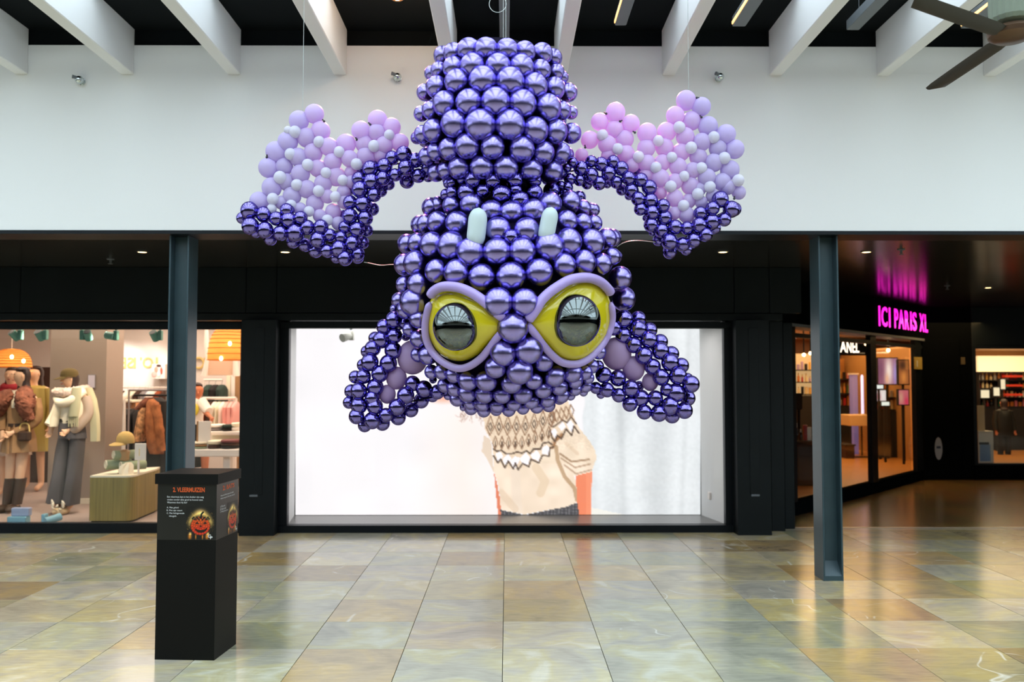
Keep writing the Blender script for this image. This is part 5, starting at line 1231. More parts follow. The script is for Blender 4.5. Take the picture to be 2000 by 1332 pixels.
# fur collar, scarf and fringed ends
pts = [at2(x, y, dy) for x, y, dy in ((114, 770, -.06), (122, 765, -.15), (136, 766, -.17), (150, 765, -.13), (162, 760, .0), (165, 757, .08))]
furry(MB().tube(smooth_path(pts, 10), [.03 + .025 * math.sin(math.pi * k / 50) for k in range(51)], 22).build('fur_collar', M['mauve_fur'], r, True), .005)
pts = [at2(x, y, dy) for x, y, dy in ((119, 775, -.08), (130, 784, -.17), (144, 785, -.19), (158, 777, -.16), (168, 764, -.06))]
MB().tube(smooth_path(pts, 5), .05, 14).build('scarf', M['cream_wool'], r, True)
mb = MB(); mb.loft([(p[0], p[1] - .17, p[2], p[3], .03) for p in LO(YM2, [(164, 757, 9, .05), (162, 775, 10, .05), (160, 795, 10.5, .05), (157, 812, 10, .05)])], 14).build('scarf_end', M['sage'], r, True)
for k in range(6):
    x = 149 + k * 3.4; MB().tube([at2(x, 811, -.17), at2(x + rnd.uniform(-1, 1), 832, -.17)], [.012, .006], 6).build('fringe', M['sage'], r)
mb = MB(); mb.loft([(p[0], p[1] + .02, p[2], p[3], .04) for p in LO(YM2, [(172, 757, 6, .05), (178, 780, 9, .05), (183, 810, 9, .05), (184, 840, 9, .05), (184, 862, 8, .05)])], 14, .2, 5).build('scarf_back_end', M['sage'], r, True)
# shoes with cream flowers
for px, py in ((121, 996), (131, 998)):
    c = at2(px, py, -.08); c.z = ZF1 + .045
    MB().ball(c, .055, .12, .045, 14, 10).build('shoe', flat('cream_shoe', 214, 190, 150), r, 'all')
for k in range(9):
    c = at2(114 + k * 3.5, 981 + (k * 7) % 14, -.18); a_ = k * 1.1
    MB().loft([(c.x, c.y, c.z, .006, .006), (c.x + .02 * math.cos(a_), c.y - .01, c.z + .025 * math.sin(a_), .02, .012), (c.x + .035 * math.cos(a_), c.y - .015, c.z + .05 * math.sin(a_) + .02, .006, .006)], 8).build('bow', M['cream'], r, 'all')

# mannequin in the fur stole
ft = G(22, 1000, ZF1); YM1 = ft.y; HM1 = V(42, 718, YM1).z - ZF1
s1 = HM1 / 1.75; q = lambda px, py, dy=0: PJ(ft, s1, px, py, dy)
pose = dict(pelvis=q(38, 850), spine=q(38, 825), chest=q(42, 792), neckb=q(46, 764), neck=q(47, 754), head=q(43, 736, -.03), crown=q(47, 724, -.02), shl=q(18, 778), ell=q(6, 820), wrl=q(16, 846, -.12), shr=q(68, 778), elr=q(72, 820, .02), wrr=q(42, 842, -.16),
            hpl=q(26, 855), hpr=q(48, 855), knl=q(20, 920), knr=q(40, 920), anl=q(14, 985), anr=q(32, 985), tol=q(6, 999, -.13), tor=q(30, 999, -.14), look=(-.72, -.68, .05))
r, w, s, J, look, sd, hd = figure('mannequin', 'mannequin in tan coat dress with brown fur stole and tall boots', 'mannequin', ft, HM1, pose, M['skin'], M['hair'])
hair_cap(r, hd, look, s, M['hair'], .04)
MB().loft(LO(YM1, [(43, 768, 14, .09), (42, 780, 25, .13), (41, 800, 25, .15), (39, 822, 22, .14), (38, 836, 23, .15), (38, 855, 28, .17), (37, 882, 30, .18)]), 26, .10, 8).build('coat_dress', M['tan'], r, True)
MB().loft([(p[0] - .0, p[1] - .13, p[2], p[3], .025) for p in LO(YM1, [(42, 762, 8, .1), (41, 778, 8, .1), (39, 796, 4, .1)])], 12).build('shirt', M['cream_wool'], r, True)
MB().loft(LO(YM1, [(39, 826, 23, .150), (39, 833, 23.5, .152)]), 22).build('belt', M['boot'], r, True)
at1 = lambda px, py, dy=0.0: V(px, py, YM1) + Vector((0, dy, 0))
for pts, rr in (([(36, 768, -.10), (22, 778, -.16), (12, 796, -.12), (4, 808, -.05)], .085), ([(54, 762, -.05), (62, 776, -.15), (66, 796, -.18), (70, 818, -.15)], .10)):
    furry(MB().tube(smooth_path([at1(*p) for p in pts], 10), [rr * (.6 + .5 * math.sin(math.pi * min(1, k / 26))) for k in range(31)], 30).build('fur_stole', M['fur'], r, True), .007)
for pts in ([(17, 780, 0), (7, 820, -.02), (14, 842, -.10)], [(68, 780, 0), (74, 820, -.03), (44, 842, -.15)]):
    MB().tube(smooth_path([at1(*p) for p in pts], 5), [.07 - .025 * k / 10 for k in range(11)], 14).build('coat_sleeve', M['tan'], r, True)
MB().cbox(tuple(at1(50, 862, -.12)), tuple(at1(73, 838, .0)), .02).build('handbag', M['boot'], r) if False else None
c = at1(62, 850, -.16); MB().cbox((c.x - .075, c.y - .04, c.z - .06), (c.x + .075, c.y + .04, c.z + .06), .02).build('handbag', M['boot'], r)
MB().tube(smooth_path([c + Vector((-.06, 0, .05)), c + Vector((-.04, 0, .14)), c + Vector((.04, 0, .14)), c + Vector((.06, 0, .05))], 5), .008, 8).build('handbag_handle', M['gold'], r, True)
MB().loft([(p[0], p[1] - .17, p[2], p[3], .012) for p in LO(YM1, [(33, 832, 2.5, .1), (31, 860, 3, .1), (30, 884, 3.5, .1)])], 10).build('belt_end', M['tan'], r, True)
for cs in ([(21, 934, 10), (17, 955, 9), (14, 985, 7.5)], [(41, 934, 10), (38, 955, 9), (33, 985, 7.5)]):
    MB().loft(LO(YM1, [(a_, b_, c_, .075) for a_, b_, c_ in cs]), 18).build('boot_shaft', M['boot'], r, True)
    a_ = at1(cs[-1][0] - 3, 996, -.05); MB().ball((a_.x, a_.y, ZF1 + .05), .055, .14, .05, 14, 10).build('boot_foot', M['boot'], r, 'all')

# two mannequins further back at the left
def back_mannequin(px, top, Yd, label, scarf, coat, look):
    f_ = V(px, 900, Yd); f_.z = ZF1; Hm = V(px, top, Yd).z - ZF1
    r, w, s, J, look, sd, hd = figure('mannequin', label, 'mannequin', f_, Hm, dict(look=look), M['skin'], M['hair'])
    hair_cap(r, hd, look, s, M['hair'], .30)
    MB().loft([(f_.x, f_.y, ZF1 + z * s, a_ * s, b_ * s) for z, a_, b_ in ((1.46, .10, .08), (1.42, .19, .12), (1.25, .20, .14), (1.05, .19, .14), (.80, .23, .16), (.55, .26, .18))], 20, .06, 7).build('coat', coat, r, True)
    for k in (-1, 1): MB().tube([J['shl' if k < 0 else 'shr'][0], J['ell' if k < 0 else 'elr'][0], J['wrl' if k < 0 else 'wrr'][0]], [.07 * s, .06 * s, .05 * s], 12).build('coat_sleeve', coat, r, True)
    if scarf:
        MB().tube(smooth_path([w('neckb') + Vector((a_ * s, b_ * s, c_ * s)) for a_, b_, c_ in ((-.1, 0, .02), (-.05, -.10, .0), (.05, -.10, .0), (.1, 0, .02))], 5), .05 * s, 12).build('scarf', scarf, r, True)
        for k in (-1, 1): MB().loft([(f_.x + k * .07 * s, f_.y - .15 * s, ZF1 + z * s, .05 * s, .02 * s) for z in (1.44, 1.2, .95)], 12).build('scarf_end', scarf, r, True)
back_mannequin(20, 714, 12.0, 'mannequin with red scarf at the far left of the shop', M['red'], flat('greige_coat', 176, 150, 130), (.1, -1, 0))
back_mannequin(66, 712, 12.6, 'dark haired mannequin behind the fur stole', None, flat('ochre_coat', 170, 150, 76), (-.4, -.9, 0))
# dark opening and long coats behind
q = V(86, 800, 13.6); MB_ = MB().box((V(58, 800, 13.6).x, 13.6, ZF1), (V(97, 800, 13.6).x, 13.7, V(58, 717, 13.6).z)).build('wall_dark_niche', M['darkbrown']); tag(MB_, 'dark niche wall behind the mannequins', 'wall', kind='structure')

# ------------------------------------------------------------------ rails and garments
def rail(name, label, pxa, pxb, py, Y, legs=True, r=.012, m='white_gloss', foot=None):
    a, b = V(pxa, py, Y), V(pxb, py, Y); t = thing(name, label, 'clothes rail', ((a.x + b.x) / 2, Y, ZF1))
    MB().tube([a, Vector((b.x, Y, a.z))], r, 10).build('bar', M[m], t, True)
    for x in ((a.x, b.x) if legs is True else ([a.x] if legs == 'l' else [b.x] if legs == 'r' else [])):
        MB().tube([(x, Y, ZF1), (x, Y, a.z)], r, 10).build('post', M[m], t, True)
        MB().cbox((x - .02, Y - .2, ZF1), (x + .02, Y + .2, ZF1 + .02), .004).build('foot', M[m], t)
    return t
COL = {'brown': 'darkbrown', 'black': 'black_cloth', 'rust': 'rust', 'pale blue denim': 'denim', 'white': 'white_cloth', 'grey': 'grey_cloth', 'cream': 'cream', 'tan': 'tan', 'pink': 'pink', 'dark green': 'dgreen', 'plum': 'plum'}
def garments(items, px0, px1, py, Y, ln, where, group, wd=.42, thin=.5):
    n = len(items); seen = {}
    for i, cname in enumerate(items):
        seen[cname] = seen.get(cname, 0) + 1
        px = px0 + (px1 - px0) * (i + .5) / n; p = V(px, py, Y); hw = abs(V(px1, py, Y).x - V(px0, py, Y).x) / n * thin
        L_ = ln * rnd.uniform(.92, 1.05); z = p.z - .05
        ordn = ['first', 'second', 'third', 'fourth', 'fifth', 'sixth', 'seventh', 'eighth', 'ninth'][i]
        t = thing('hanging_garment', f'{cname} garment, {ordn} from the left {where}', 'garment', (p.x, Y, z - L_), group)
        MB().loft([(p.x, Y, z + .0, hw * .5, .05), (p.x, Y, z - .03, hw * .9, wd * .28), (p.x, Y, z - .08, hw, wd * .5), (p.x + rnd.uniform(-.01, .01), Y, z - L_ * .5, hw * 1.05, wd * .48), (p.x + rnd.uniform(-.015, .015), Y, z - L_, hw * 1.15, wd * .5)], 14, .15, 5, ph=i).build('cloth', M[COL[cname]], t, True)
        MB().tube(smooth_path([(p.x, Y, z), (p.x, Y, z + .04), (p.x + .012, Y, z + .06), (p.x, Y, z + .072)], 4), .003, 6).build('hanger_hook', M['grey_metal'], t, True)
rail('clothes_rail', 'long upper rail along the white back wall', 206, 330, 757, 13.9, 'l')
garments(['brown', 'pale blue denim', 'pale blue denim', 'brown', 'white', 'cream', 'brown', 'grey', 'white'], 200, 300, 757, 13.9, .50, 'on the upper back rail', 'garments on the upper back rail', thin=.6)
garments(['pale blue denim', 'white', 'rust', 'brown'], 284, 328, 757, 13.95, .46, 'at the right end of the back rail', 'garments on the upper back rail', thin=.6)
t = rail('clothes_rail', 'front rail bar hung above the dark coats', 252, 326, 762, 12.6, True, .014, 'grey_cloth')
q = V(240, 782, 13.2)
t = thing('wall_shelf', 'cream shelf board above the row of dark coats', 'shelf', (q.x, 13.2, q.z))
MB().cbox((V(210, 782, 13.2).x, 12.95, q.z - .025), (V(272, 782, 13.2).x, 13.4, q.z + .01), .004).build('board', M['cream'], t)
MB().cbox((V(211, 790, 13.2).x, 13.1, q.z - .12), (V(271, 790, 13.2).x, 13.35, q.z - .03), .004).build('bracket_box', flat('peach_wood', 226, 160, 110), t)
garments(['brown', 'black', 'brown', 'brown', 'brown', 'black', 'black', 'black', 'black'], 202, 275, 792, 12.9, .82, 'in the lower row of dark coats', 'dark coats under the cream shelf', thin=.62)
q = V(203, 800, 12.6); t = thing('price_sign', 'pinkish cardboard sign left of the dark coats', 'sign', (V(208, 800, 12.6).x, 12.6, ZF1))
MB().cbox((V(200, 800, 12.6).x, 12.6, V(200, 803, 12.6).z), (V(217, 800, 12.6).x, 12.62, V(200, 787, 12.6).z), .003).build('card', M['mauve_fur'] if False else flat('pink_card', 206, 178, 164), t)
MB().tube([(V(208, 800, 12.6).x, 12.61, ZF1), (V(208, 800, 12.6).x, 12.61, V(200, 803, 12.6).z)], .012, 8).build('post', M['white_gloss'], t)
# fur coat and leopard jacket shown from the front on the near rail
def front_garment(name, label, m, Y, secs, cat='coat', fold=.06, extra=None):
    secs = LO(Y, secs); t = thing(name, label, cat, (secs[0][0], Y, secs[-1][2]))
    MB().loft(secs, 22, fold, 7).build('cloth', M[m], t, True)
    if extra:
        for nm, pts, rr in extra: MB().tube(smooth_path([V(x, y, Y) + Vector((0, dy, 0)) for x, y, dy in pts], 5), rr, 14).build(nm, M[m], t, True)
    return t
rail('clothes_rail', 'near black rail carrying the ginger fur coat', 262, 330, 772, 11.3, 'r', .014, 'black_cloth')
front_garment('long_coat', 'long black coats hanging right of the ginger fur coat', 'black_cloth', 11.7, [(305, 776, 10, .05), (305, 784, 20, .12), (303, 850, 24, .14), (300, 915, 26, .15), (300, 971, 26, .15)])
fc_ = front_garment('fur_coat', 'long ginger fur coat hanging beside the left column', 'fur_orange', 11.25, [(296, 780, 5, .05), (298, 788, 10, .10), (300, 830, 13, .13), (304, 870, 15, .14), (306, 886, 10, .12)], extra=[('sleeve', [(307, 792, -.06), (314, 830, -.08), (317, 880, -.05)], .06)])
for c_ in fc_.children: furry(c_, .006)
front_garment('leopard_jacket', 'spotted leopard print jacket left of the ginger fur coat', 'leopard', 11.3, [(283, 796, 5, .05), (281, 804, 9, .1), (276, 840, 11, .12), (272, 862, 9, .12)])
front_garment('fur_hood', 'dark brown fur shoulder draped above the leopard jacket', 'fur', 11.35, [(292, 776, 8, .06), (286, 786, 12, .1), (278, 796, 12, .1), (272, 800, 8, .08)])
q = V(312, 735, 14.3)
t = thing('shop_picture', 'small picture of a person in pink on the back rail shelf', 'picture', (q.x, 14.3, V(312, 741, 14.3).z))
MB().cbox((V(296, 735, 14.3).x, 14.3, V(300, 740, 14.3).z), (V(322, 735, 14.3).x, 14.61, V(300, 711, 14.3).z), .003).build('sheet', M['white_gloss'], t)
for xx, yy, rx, rz, c in ((310, 714, .04, .02, (70, 44, 34)), (305, 722, .03, .05, (224, 150, 130)), (301, 731, .04, .05, (240, 178, 168)), (315, 724, .02, .06, (176, 84, 64)), (310, 730, .03, .05, (248, 236, 228))):
    p = V(xx, yy, 14.29); MB().ball(p, rx, .004, rz, 12, 8).build('print', flat('print_%d_%d_%d' % c, *c), t, 'all')

# wicker pendant lamps
def wicker(px, py_top, py_bot, hw, Y, label, bulbs):
    a, b = V(px, py_top, Y), V(px, py_bot, Y); rr = hw * Y / F; h = a.z - b.z
    t = thing('wicker_pendant', label, 'pendant lamp', (b.x, Y, b.z), 'wicker pendant lamps')
    mb = MB(); prof = [(math.sin(math.pi / 2 * k / 12) * rr if k else .02, h * (1 - (k / 12) ** 2.2)) for k in range(13)]
    rings = [[(b.x + r_ * math.cos(2 * math.pi * j / 32), Y + r_ * math.sin(2 * math.pi * j / 32), b.z + z_) for j in range(32)] for r_, z_ in prof]
    mb.rings(rings, cap=False).build('shade', M['wicker'], t, True)
    for k in range(3, 13):
        r_, z_ = prof[k]; MB().tube([(b.x + (r_ + .003) * math.cos(a_), Y + (r_ + .003) * math.sin(a_), b.z + z_) for a_ in np.linspace(0, 2 * math.pi, 33)], .006, 5).build('hoop', M['wicker'], t, True)
    MB().tube([(b.x, Y, b.z + h), (b.x, Y, 2.8)], .006, 6).build('cord', M['white_gloss'], t)
    for bx_, by_ in bulbs:
        p = V(bx_, by_, Y - rr * 1.02); MB().ball(p, .022, .022, .03, 12, 8).build('bulb', M['bulb'], t, 'all')
    lamp('POINT', 'wicker_lamp_light', (b.x, Y, b.z + h * .35), 6, (1, .62, .28), .05)
wicker(22, 681, 717, 36, 12.4, 'wicker dome lamp at the far left of the clothes shop', [(23, 697), (46, 705)])
wicker(446, 634, 703, 39, 11.6, 'large wicker dome lamp right of the left column', [(449, 671), (432, 700)])
# white display frame hanging under the big lamp
q = V(430, 720, 12.6)
t = thing('hanging_banner', 'pale cloth banner hanging on two white posts in the shop', 'banner', (q.x, 12.6, V(430, 733, 12.6).z))
MB().cbox((V(404, 720, 12.6).x, 12.6, V(404, 733, 12.6).z), (V(458, 720, 12.6).x, 12.63, V(404, 700, 12.6).z), .004).build('cloth', flat('peach_cloth', 222, 186, 158), t)
for xx in (403, 457): 
    MB().tube([V(xx - (4 if xx < 430 else -4), 735, 12.58), V(xx + 2, 700, 12.58), V(xx, 672, 12.58), Vector((V(xx, 672, 12.58).x, 12.58, 2.79))], [.05, .03, .035, .01], 10).build('post', M['white_gloss'], t, True)
# salesperson
ftp = V(388, 915, 11.7); ftp.z = ZF1; Hs = V(386, 749, 11.7).z - ZF1; ss_ = Hs / 1.75
q = lambda px, py, dy=0: PJ(ftp, ss_, px, py, dy)
pose = dict(neckb=q(386, 783), neck=q(386, 774), head=q(386, 763, -.03), crown=q(387, 752, -.02), shr=q(395, 785, -.04), elr=q(406, 803, -.14), wrr=q(422, 813, -.26), shl=q(374, 786), chest=q(384, 796), spine=q(383, 818), look=(.5, -.85, -.25))
r, w, s, J, look, sd, hd = figure('person', 'shop assistant in a white shirt reaching over the clothes table', 'person', ftp, Hs, pose, M['skin_real'], M['hair'])
hair_cap(r, hd, look, s, M['hair'])
MB().loft(LO(11.7, [(385, 778, 7, .06), (385, 784, 13, .1), (384, 800, 13, .12), (383, 816, 12, .12), (383, 830, 12, .12)]), 20, .05).build('shirt', M['white_cloth'], r, True)
MB().tube(smooth_path([V(393, 785, 11.66), V(402, 797, 11.6), V(408, 804, 11.55)], 4), [.075 - .002 * k for k in range(9)], 14).build('shirt_sleeve', M['white_cloth'], r, True)
MB().loft(LO(11.7, [(383, 828, 12, .12), (383, 860, 11, .13), (383, 912, 10, .12)]), 18).build('trousers', M['black_cloth'], r, True)
c = V(381, 800, 11.7 - .13); MB().ball(c, .05, .02, .08, 12, 8).build('badge', flat('yellow_badge', 222, 200, 60), r, 'all')
# rails right of the assistant
rail('clothes_rail', 'white rail with pink and white garments behind the table', 396, 461, 778, 12.9, 'r', .022)
garments(['rust', 'brown', 'white', 'cream', 'white', 'pink', 'pink', 'pink'], 400, 466, 778, 12.9, .34, 'on the white rail behind the table', 'garments on the white rail', thin=.62)
rail('clothes_rail', 'upper white rail holding dark green garments', 398, 434, 742, 13.8, 'l', .016)
garments(['dark green', 'black', 'dark green'], 402, 440, 745, 13.8, .40, 'on the upper white rail', 'garments on the upper white rail', thin=.7)
for px, w_, m_ in ((446, 4, 'cream'), (455, 4, 'white_gloss'), (463, 4, 'tan')):
    a = V(px - w_, 735, 14.0).x; b = V(px + w_, 735, 14.0).x
    tag(MB().cbox((a, 14.0, ZF1), (b, 14.1, V(px, 733, 14.0).z), .004).build('wall_post', M[m_]), {'cream': 'cream upright post left of the right shop wall', 'white_gloss': 'white upright post beside the rail of pink garments', 'tan': 'tan upright post at the right edge of the shop window'}[m_], 'post')
# stepped display table with folded clothes
Yt = 10.6
t = thing('display_table', 'white two-level display table with folded clothes right of the left column', 'table', (V(425, 880, Yt).x, Yt, ZF1))
xa, xb = V(362, 880, Yt).x, V(480, 880, Yt).x; z1 = V(420, 877, Yt).z; z2 = V(420, 842, Yt + .35).z
MB().cbox((xa, Yt - .05, z1 - .09), (xb, Yt + .85, z1), .01).build('table_top', M['white_gloss'], t)
MB().cbox((V(405, 842, Yt + .35).x, Yt + .3, z2 - .05), (xb, Yt + .85, z2), .01).build('upper_shelf', M['white_gloss'], t)
MB().cbox((V(405, 842, Yt + .35).x, Yt + .5, z1), (xb, Yt + .8, z2 - .05), .01).build('riser', M['cream'], t)
for xx in (365, 440): MB().cbox((V(xx - 7, 900, Yt).x, Yt + .05, ZF1), (V(xx + 7, 900, Yt).x, Yt + .15, z1 - .09), .006).build('leg', M['white_gloss'], t)
MB().cbox((xa, Yt + .1, ZF1 + .22), (xb, Yt + .8, ZF1 + .26), .006).build('lower_shelf', M['white_gloss'], t)
t = thing('table_sign', 'plain white sign board standing on the display table', 'sign', (V(395, 860, Yt).x, Yt, z1))
MB().cbox((V(384, 860, Yt).x, Yt + .05, z1), (V(408, 860, Yt).x, Yt + .075, V(400, 823, Yt).z), .003).build('board', M['white_gloss'], t)
MB().cbox((V(380, 860, Yt).x, Yt + .06, z1), (V(384, 860, Yt).x, Yt + .085, V(400, 823, Yt).z), .003).build('side', M['tan'], t)
def folded(px, py, hw, n, m, Y, label, zbase, hh=.028):
    c = V(px, py, Y)
    for k in range(n):
        mm = m[k % len(m)]
        nm = {'cream': 'cream', 'green_cloth': 'sage green', 'black_cloth': 'black', 'darkbrown': 'dark brown', 'plum': 'plum', 'white_cloth': 'white', 'dgreen': 'dark green', 'grey_cloth': 'grey', 'tan': 'tan', 'rust': 'rust red'}[mm]
        z = zbase + k * hh; w_ = hw * Y / F * rnd.uniform(.93, 1.0)
        mb = MB().loft([(c.x, Y, z + .001, w_ * .96, .13), (c.x, Y, z + hh * .3, w_, .15), (c.x, Y, z + hh * .8, w_ * .99, .15), (c.x, Y, z + hh * .98, w_ * .9, .12)], 16)
        pos = ['at the bottom', 'in the middle', 'third', 'on the top'][k if k < n - 1 else 3] if n > 1 else 'alone'
        tag(mb.build('folded_garment', M[mm], None, True), f'{nm} garment {pos} of the pile {label}' if n > 1 else f'{nm} folded garment {label}', 'clothes', 'folded clothes on the display table')
folded(395, 870, 16, 3, ['green_cloth', 'tan', 'cream'], Yt + .12, 'in front of the sign board', z1)
folded(421, 870, 14, 2, ['darkbrown', 'cream'], Yt + .14, 'right of the sign board', z1, .05)
folded(450, 868, 17, 3, ['black_cloth', 'darkbrown', 'plum'], Yt + .12, 'at the right end of the table', z1, .036)
folded(425, 840, 17, 2, ['grey_cloth', 'white_cloth'], Yt + .5, 'left on the upper shelf', z2, .04)
folded(447, 838, 12, 2, ['black_cloth', 'dgreen'], Yt + .45, 'in the middle of the upper shelf', z2, .04)
folded(463, 838, 10, 2, ['white_cloth', 'cream'], Yt + .5, 'right on the upper shelf', z2, .05)
folded(392, 905, 14, 2, ['rust', 'darkbrown'], Yt + .3, 'left on the lower shelf', ZF1 + .26, .04)
folded(425, 905, 15, 3, ['dgreen', 'green_cloth', 'dgreen'], Yt + .3, 'in the middle of the lower shelf', ZF1 + .26, .045)
folded(458, 905, 9, 2, ['green_cloth', 'tan'], Yt + .3, 'right on the lower shelf', ZF1 + .26, .045)

# ------------------------------------------------------------------ perfume shop on the diagonal at the right
A0, B0 = G(1549, 1008), G(1783, 943)
dfa = (B0 - A0); LF = dfa.length; dfa.normalize(); nfa = Vector((dfa.y, -dfa.x, 0))   # towards the passage
if nfa.y > 0: nfa = -nfa
def onf(px, py):                 # point of the diagonal shop front seen at a pixel
    d = ray(px, py); k = (A0 - EYE).dot(nfa) / d.dot(nfa); return EYE + d * k
ZKICK = .17; ZF2 = .12
A1 = A0 - dfa * .35; A2 = onf(1800, 800); A2.z = 0
zfas = onf(1660, 646).z
front = thing('wall_perfume_shop_front', 'dark diagonal shop front under the magenta sign', 'wall', A0, None, 'structure')
L2_ = (A2 - A1).length
MB().obox(A1 + nfa * .02, dfa * L2_, -nfa * .12, UP * ZKICK).build('kick_plate', M['facade_dark'], front)
MB().obox(A1 + UP * zfas + nfa * .05, dfa * L2_, -nfa * .3, UP * (ZS + .03 - zfas)).build('fascia', M['facade_dark'], front)
MB().obox(A1 + UP * (zfas - .035) + nfa * .07, dfa * L2_, -nfa * .3, UP * .035).build('fascia_edge', M['grey_metal'], front)
win = thing('window_3', 'glass front of the perfume shop with dark mullions', 'window', A0, None, 'structure')
def mull(px, wpx, d=.07):
    a, b = onf(px - wpx / 2, 800), onf(px + wpx / 2, 800); a.z = ZKICK
    MB().obox(a + nfa * .03, b - onf(px - wpx / 2, 800), -nfa * d, UP * (zfas - ZKICK)).build('mullion', M['frame'], win)
mull(1704, 11); mull(1792, 12); mull(1546, 10)
MB().obox(A1 + UP * ZKICK - nfa * .01, dfa * (LF + .35), -nfa * .008, UP * (zfas - ZKICK)).build('pane', M['glass'], win)
MB().obox(A1 + UP * (zfas - .16) + nfa * .03, dfa * L2_, -nfa * .07, UP * .05).build('transom', M['frame'], win)
# blind dark part with a round sticker
C0 = onf(1790, 800); C0.z = 0
YG = max(G(1900, 941).y, A2.y + .03)
dk = MB().cbox((A2.x + .03, YG - .03, .01), (V(1874, 800, YG).x, YG - .002, zfas), .004).build('door_1', M['facade_dark']); tag(dk, 'black closed door right of the perfume shop window', 'door', kind='structure')
st = V(1833, 876, YG - .034)
SX_, SN_ = Vector((1, 0, 0)), Vector((0, -1, 0))
t = thing('door_sticker', 'round grey sticker on the black door', 'sticker', st)
MB().rings([[st + SN_ * k_ + SX_ * (.062 * math.cos(a_)) + UP * (.185 * math.sin(a_)) for a_ in np.linspace(0, 2 * math.pi, 28, endpoint=False)] for k_ in (0, .003)]).build('disc', M['sticker'], t)
text_mb('Open', st - dfa * .07 - UP * .02 + nfa * .004, dfa, UP, .14, .045, depth=.0005).build('lettering', flat('dark_blue_ink', 40, 48, 66), t) if False else MB().obox(st - SX_ * .035 + UP * .0 + SN_ * .0045, SX_ * .07, SN_ * .0006, UP * .04).build('print', flat('dark_blue_ink', 40, 48, 66), t)
# magenta sign letters standing off the fascia
sA, sB = onf(1704, 637), onf(1800, 643)
hS = onf(1706, 598).z - onf(1706, 637).z
sign = thing('shop_sign', 'glowing magenta letters ICI PARIS XL on the dark fascia', 'shop sign', sA)
words_ = [('I', .0, .022), ('C', .05, .105), ('I', .19, .022), ('P', .295, .07), ('A', .375, .11), ('R', .505, .08), ('I', .62, .022), ('S', .665, .085), ('X', .82, .10), ('L', .94, .06)]
wS = (sB - sA).length * 1.0
for ch, u, wd in words_:
    o = sA + dfa * (u * wS); o.z = sA.z; o += nfa * .09
    text_mb(ch, o, dfa, UP, wd * wS, hS, bold=.012, depth=.008).build('letter', M['magenta'], sign)
#lamp('AREA', 'magenta_sign_light', tuple((sA + sB) / 2 + nfa * .35 + UP * .1), 7, (1, .05, .7), 2.0, .2, target=tuple((sA + sB) / 2 + UP * .35))
# white inner sign: CHANEL
YI = 14.2
t = thing('brand_sign', 'white lit letters of the counter sign behind the right column', 'shop sign', V(1640, 690, YI))
x0 = V(1609, 690, YI); 
for ch, pa, pb in (('C', 1606, 1616), ('H', 1619, 1629), ('A', 1641, 1653), ('N', 1654, 1663), ('E', 1665, 1671), ('L', 1672, 1678)):
    if ch in 'CH': pa += 6; pb += 6
    o = V(pa, 689 if ch != 'A' else 688, YI); wd = V(pb, 689, YI).x - o.x; hh = V(pa, 666, YI).z - o.z
    text_mb(ch, o, (1, 0, 0), UP, wd, hh, bold=.01, depth=.006).build('letter', M['lit_white'], t)
MB().cbox((V(1600, 692, YI).x, YI + .03, V(1600, 694, YI).z), (V(1704, 692, YI).x, YI + .1, V(1600, 662, YI).z), .004).build('backing', M['facade_dark'], t)
# room
mb = MB(); poly = [A0 - nfa * .05, A0 + dfa * (LF + 1.0) - nfa * .05, Vector((13.5, 22, 0)), Vector((3.4, 22, 0)), Vector((3.4, A0.y + .3, 0))]
mb.prism([(p.x, p.y) for p in poly], 0, ZF2); tag(mb.build('floor_4', M['wood_floor']), 'honey wood floor of the perfume shop', 'floor', kind='structure')
ceil_p = flat('peach_ceiling', 226, 190, 150); mb = MB().prism([(p.x, p.y) for p in poly], 2.66, 2.72); tag(mb.build('ceiling_4', ceil_p), 'peach lit ceiling of the perfume shop', 'ceiling', kind='structure')
mb = MB().box((3.4, 21.9, 0), (13.5, 22, 2.72)); tag(mb.build('wall_perfume_back', flat('amber_wall', 190, 140, 84)), 'amber back wall of the perfume shop', 'wall', kind='structure')
mb = MB().box((3.3, A0.y + .2, 0), (3.4, 22, 2.72)); tag(mb.build('wall_perfume_left', flat('amber_wall', 190, 140, 84)), 'amber side wall of the perfume shop', 'wall', kind='structure')
for px, py, Y, lab in ((1566, 657, 13.5, 'left, beside the dark pier'), (1722, 669, 15.0, 'right of the mullion'), (1600, 662, 16, 'behind the right column')):
    p = G(px, py, 2.655)
    t = thing('ceiling_light_panel', 'bright square ceiling light in the perfume shop, ' + lab, 'ceiling lamp', p, 'ceiling lights of the perfume shop')
    MB().cbox((p.x - .16, p.y - .3, p.z - .015), (p.x + .16, p.y + .3, p.z), .003).build('frame', M['white_gloss'], t)
    MB().box((p.x - .14, p.y - .28, p.z - .018), (p.x + .14, p.y + .28, p.z - .014)).build('diffuser', M['lit_white'], t)
for px, py in ((1570, 693), (1583, 690), (1735, 684), (1692, 672)):
    d = ray(px, py); Y = 13.9; p = EYE + d * (Y / d.y)
    t = thing('perfume_spot', 'small warm spotlight in the perfume shop near pixel column %s' % {1570: 'of the left shelf', 1583: 'of the black mirror', 1735: 'of the bright poster', 1692: 'of the lit counter letters'}[px], 'spotlight', p, 'small perfume shop spots')
    t['label'] = 'small warm spotlight in the perfume shop ' + {1570: 'above the left shelves', 1583: 'nearest the right column on its left', 1735: 'above the bright poster', 1692: 'beside the lit counter letters'}[px]
    MB().ball(p, .028, n=12, m=8).build('bulb', M['bulb'], t, 'all'); MB().tube([p + Vector((0, 0, .02)), (p.x, p.y, 2.68)], .012, 8).build('stem', M['dark_metal'], t)
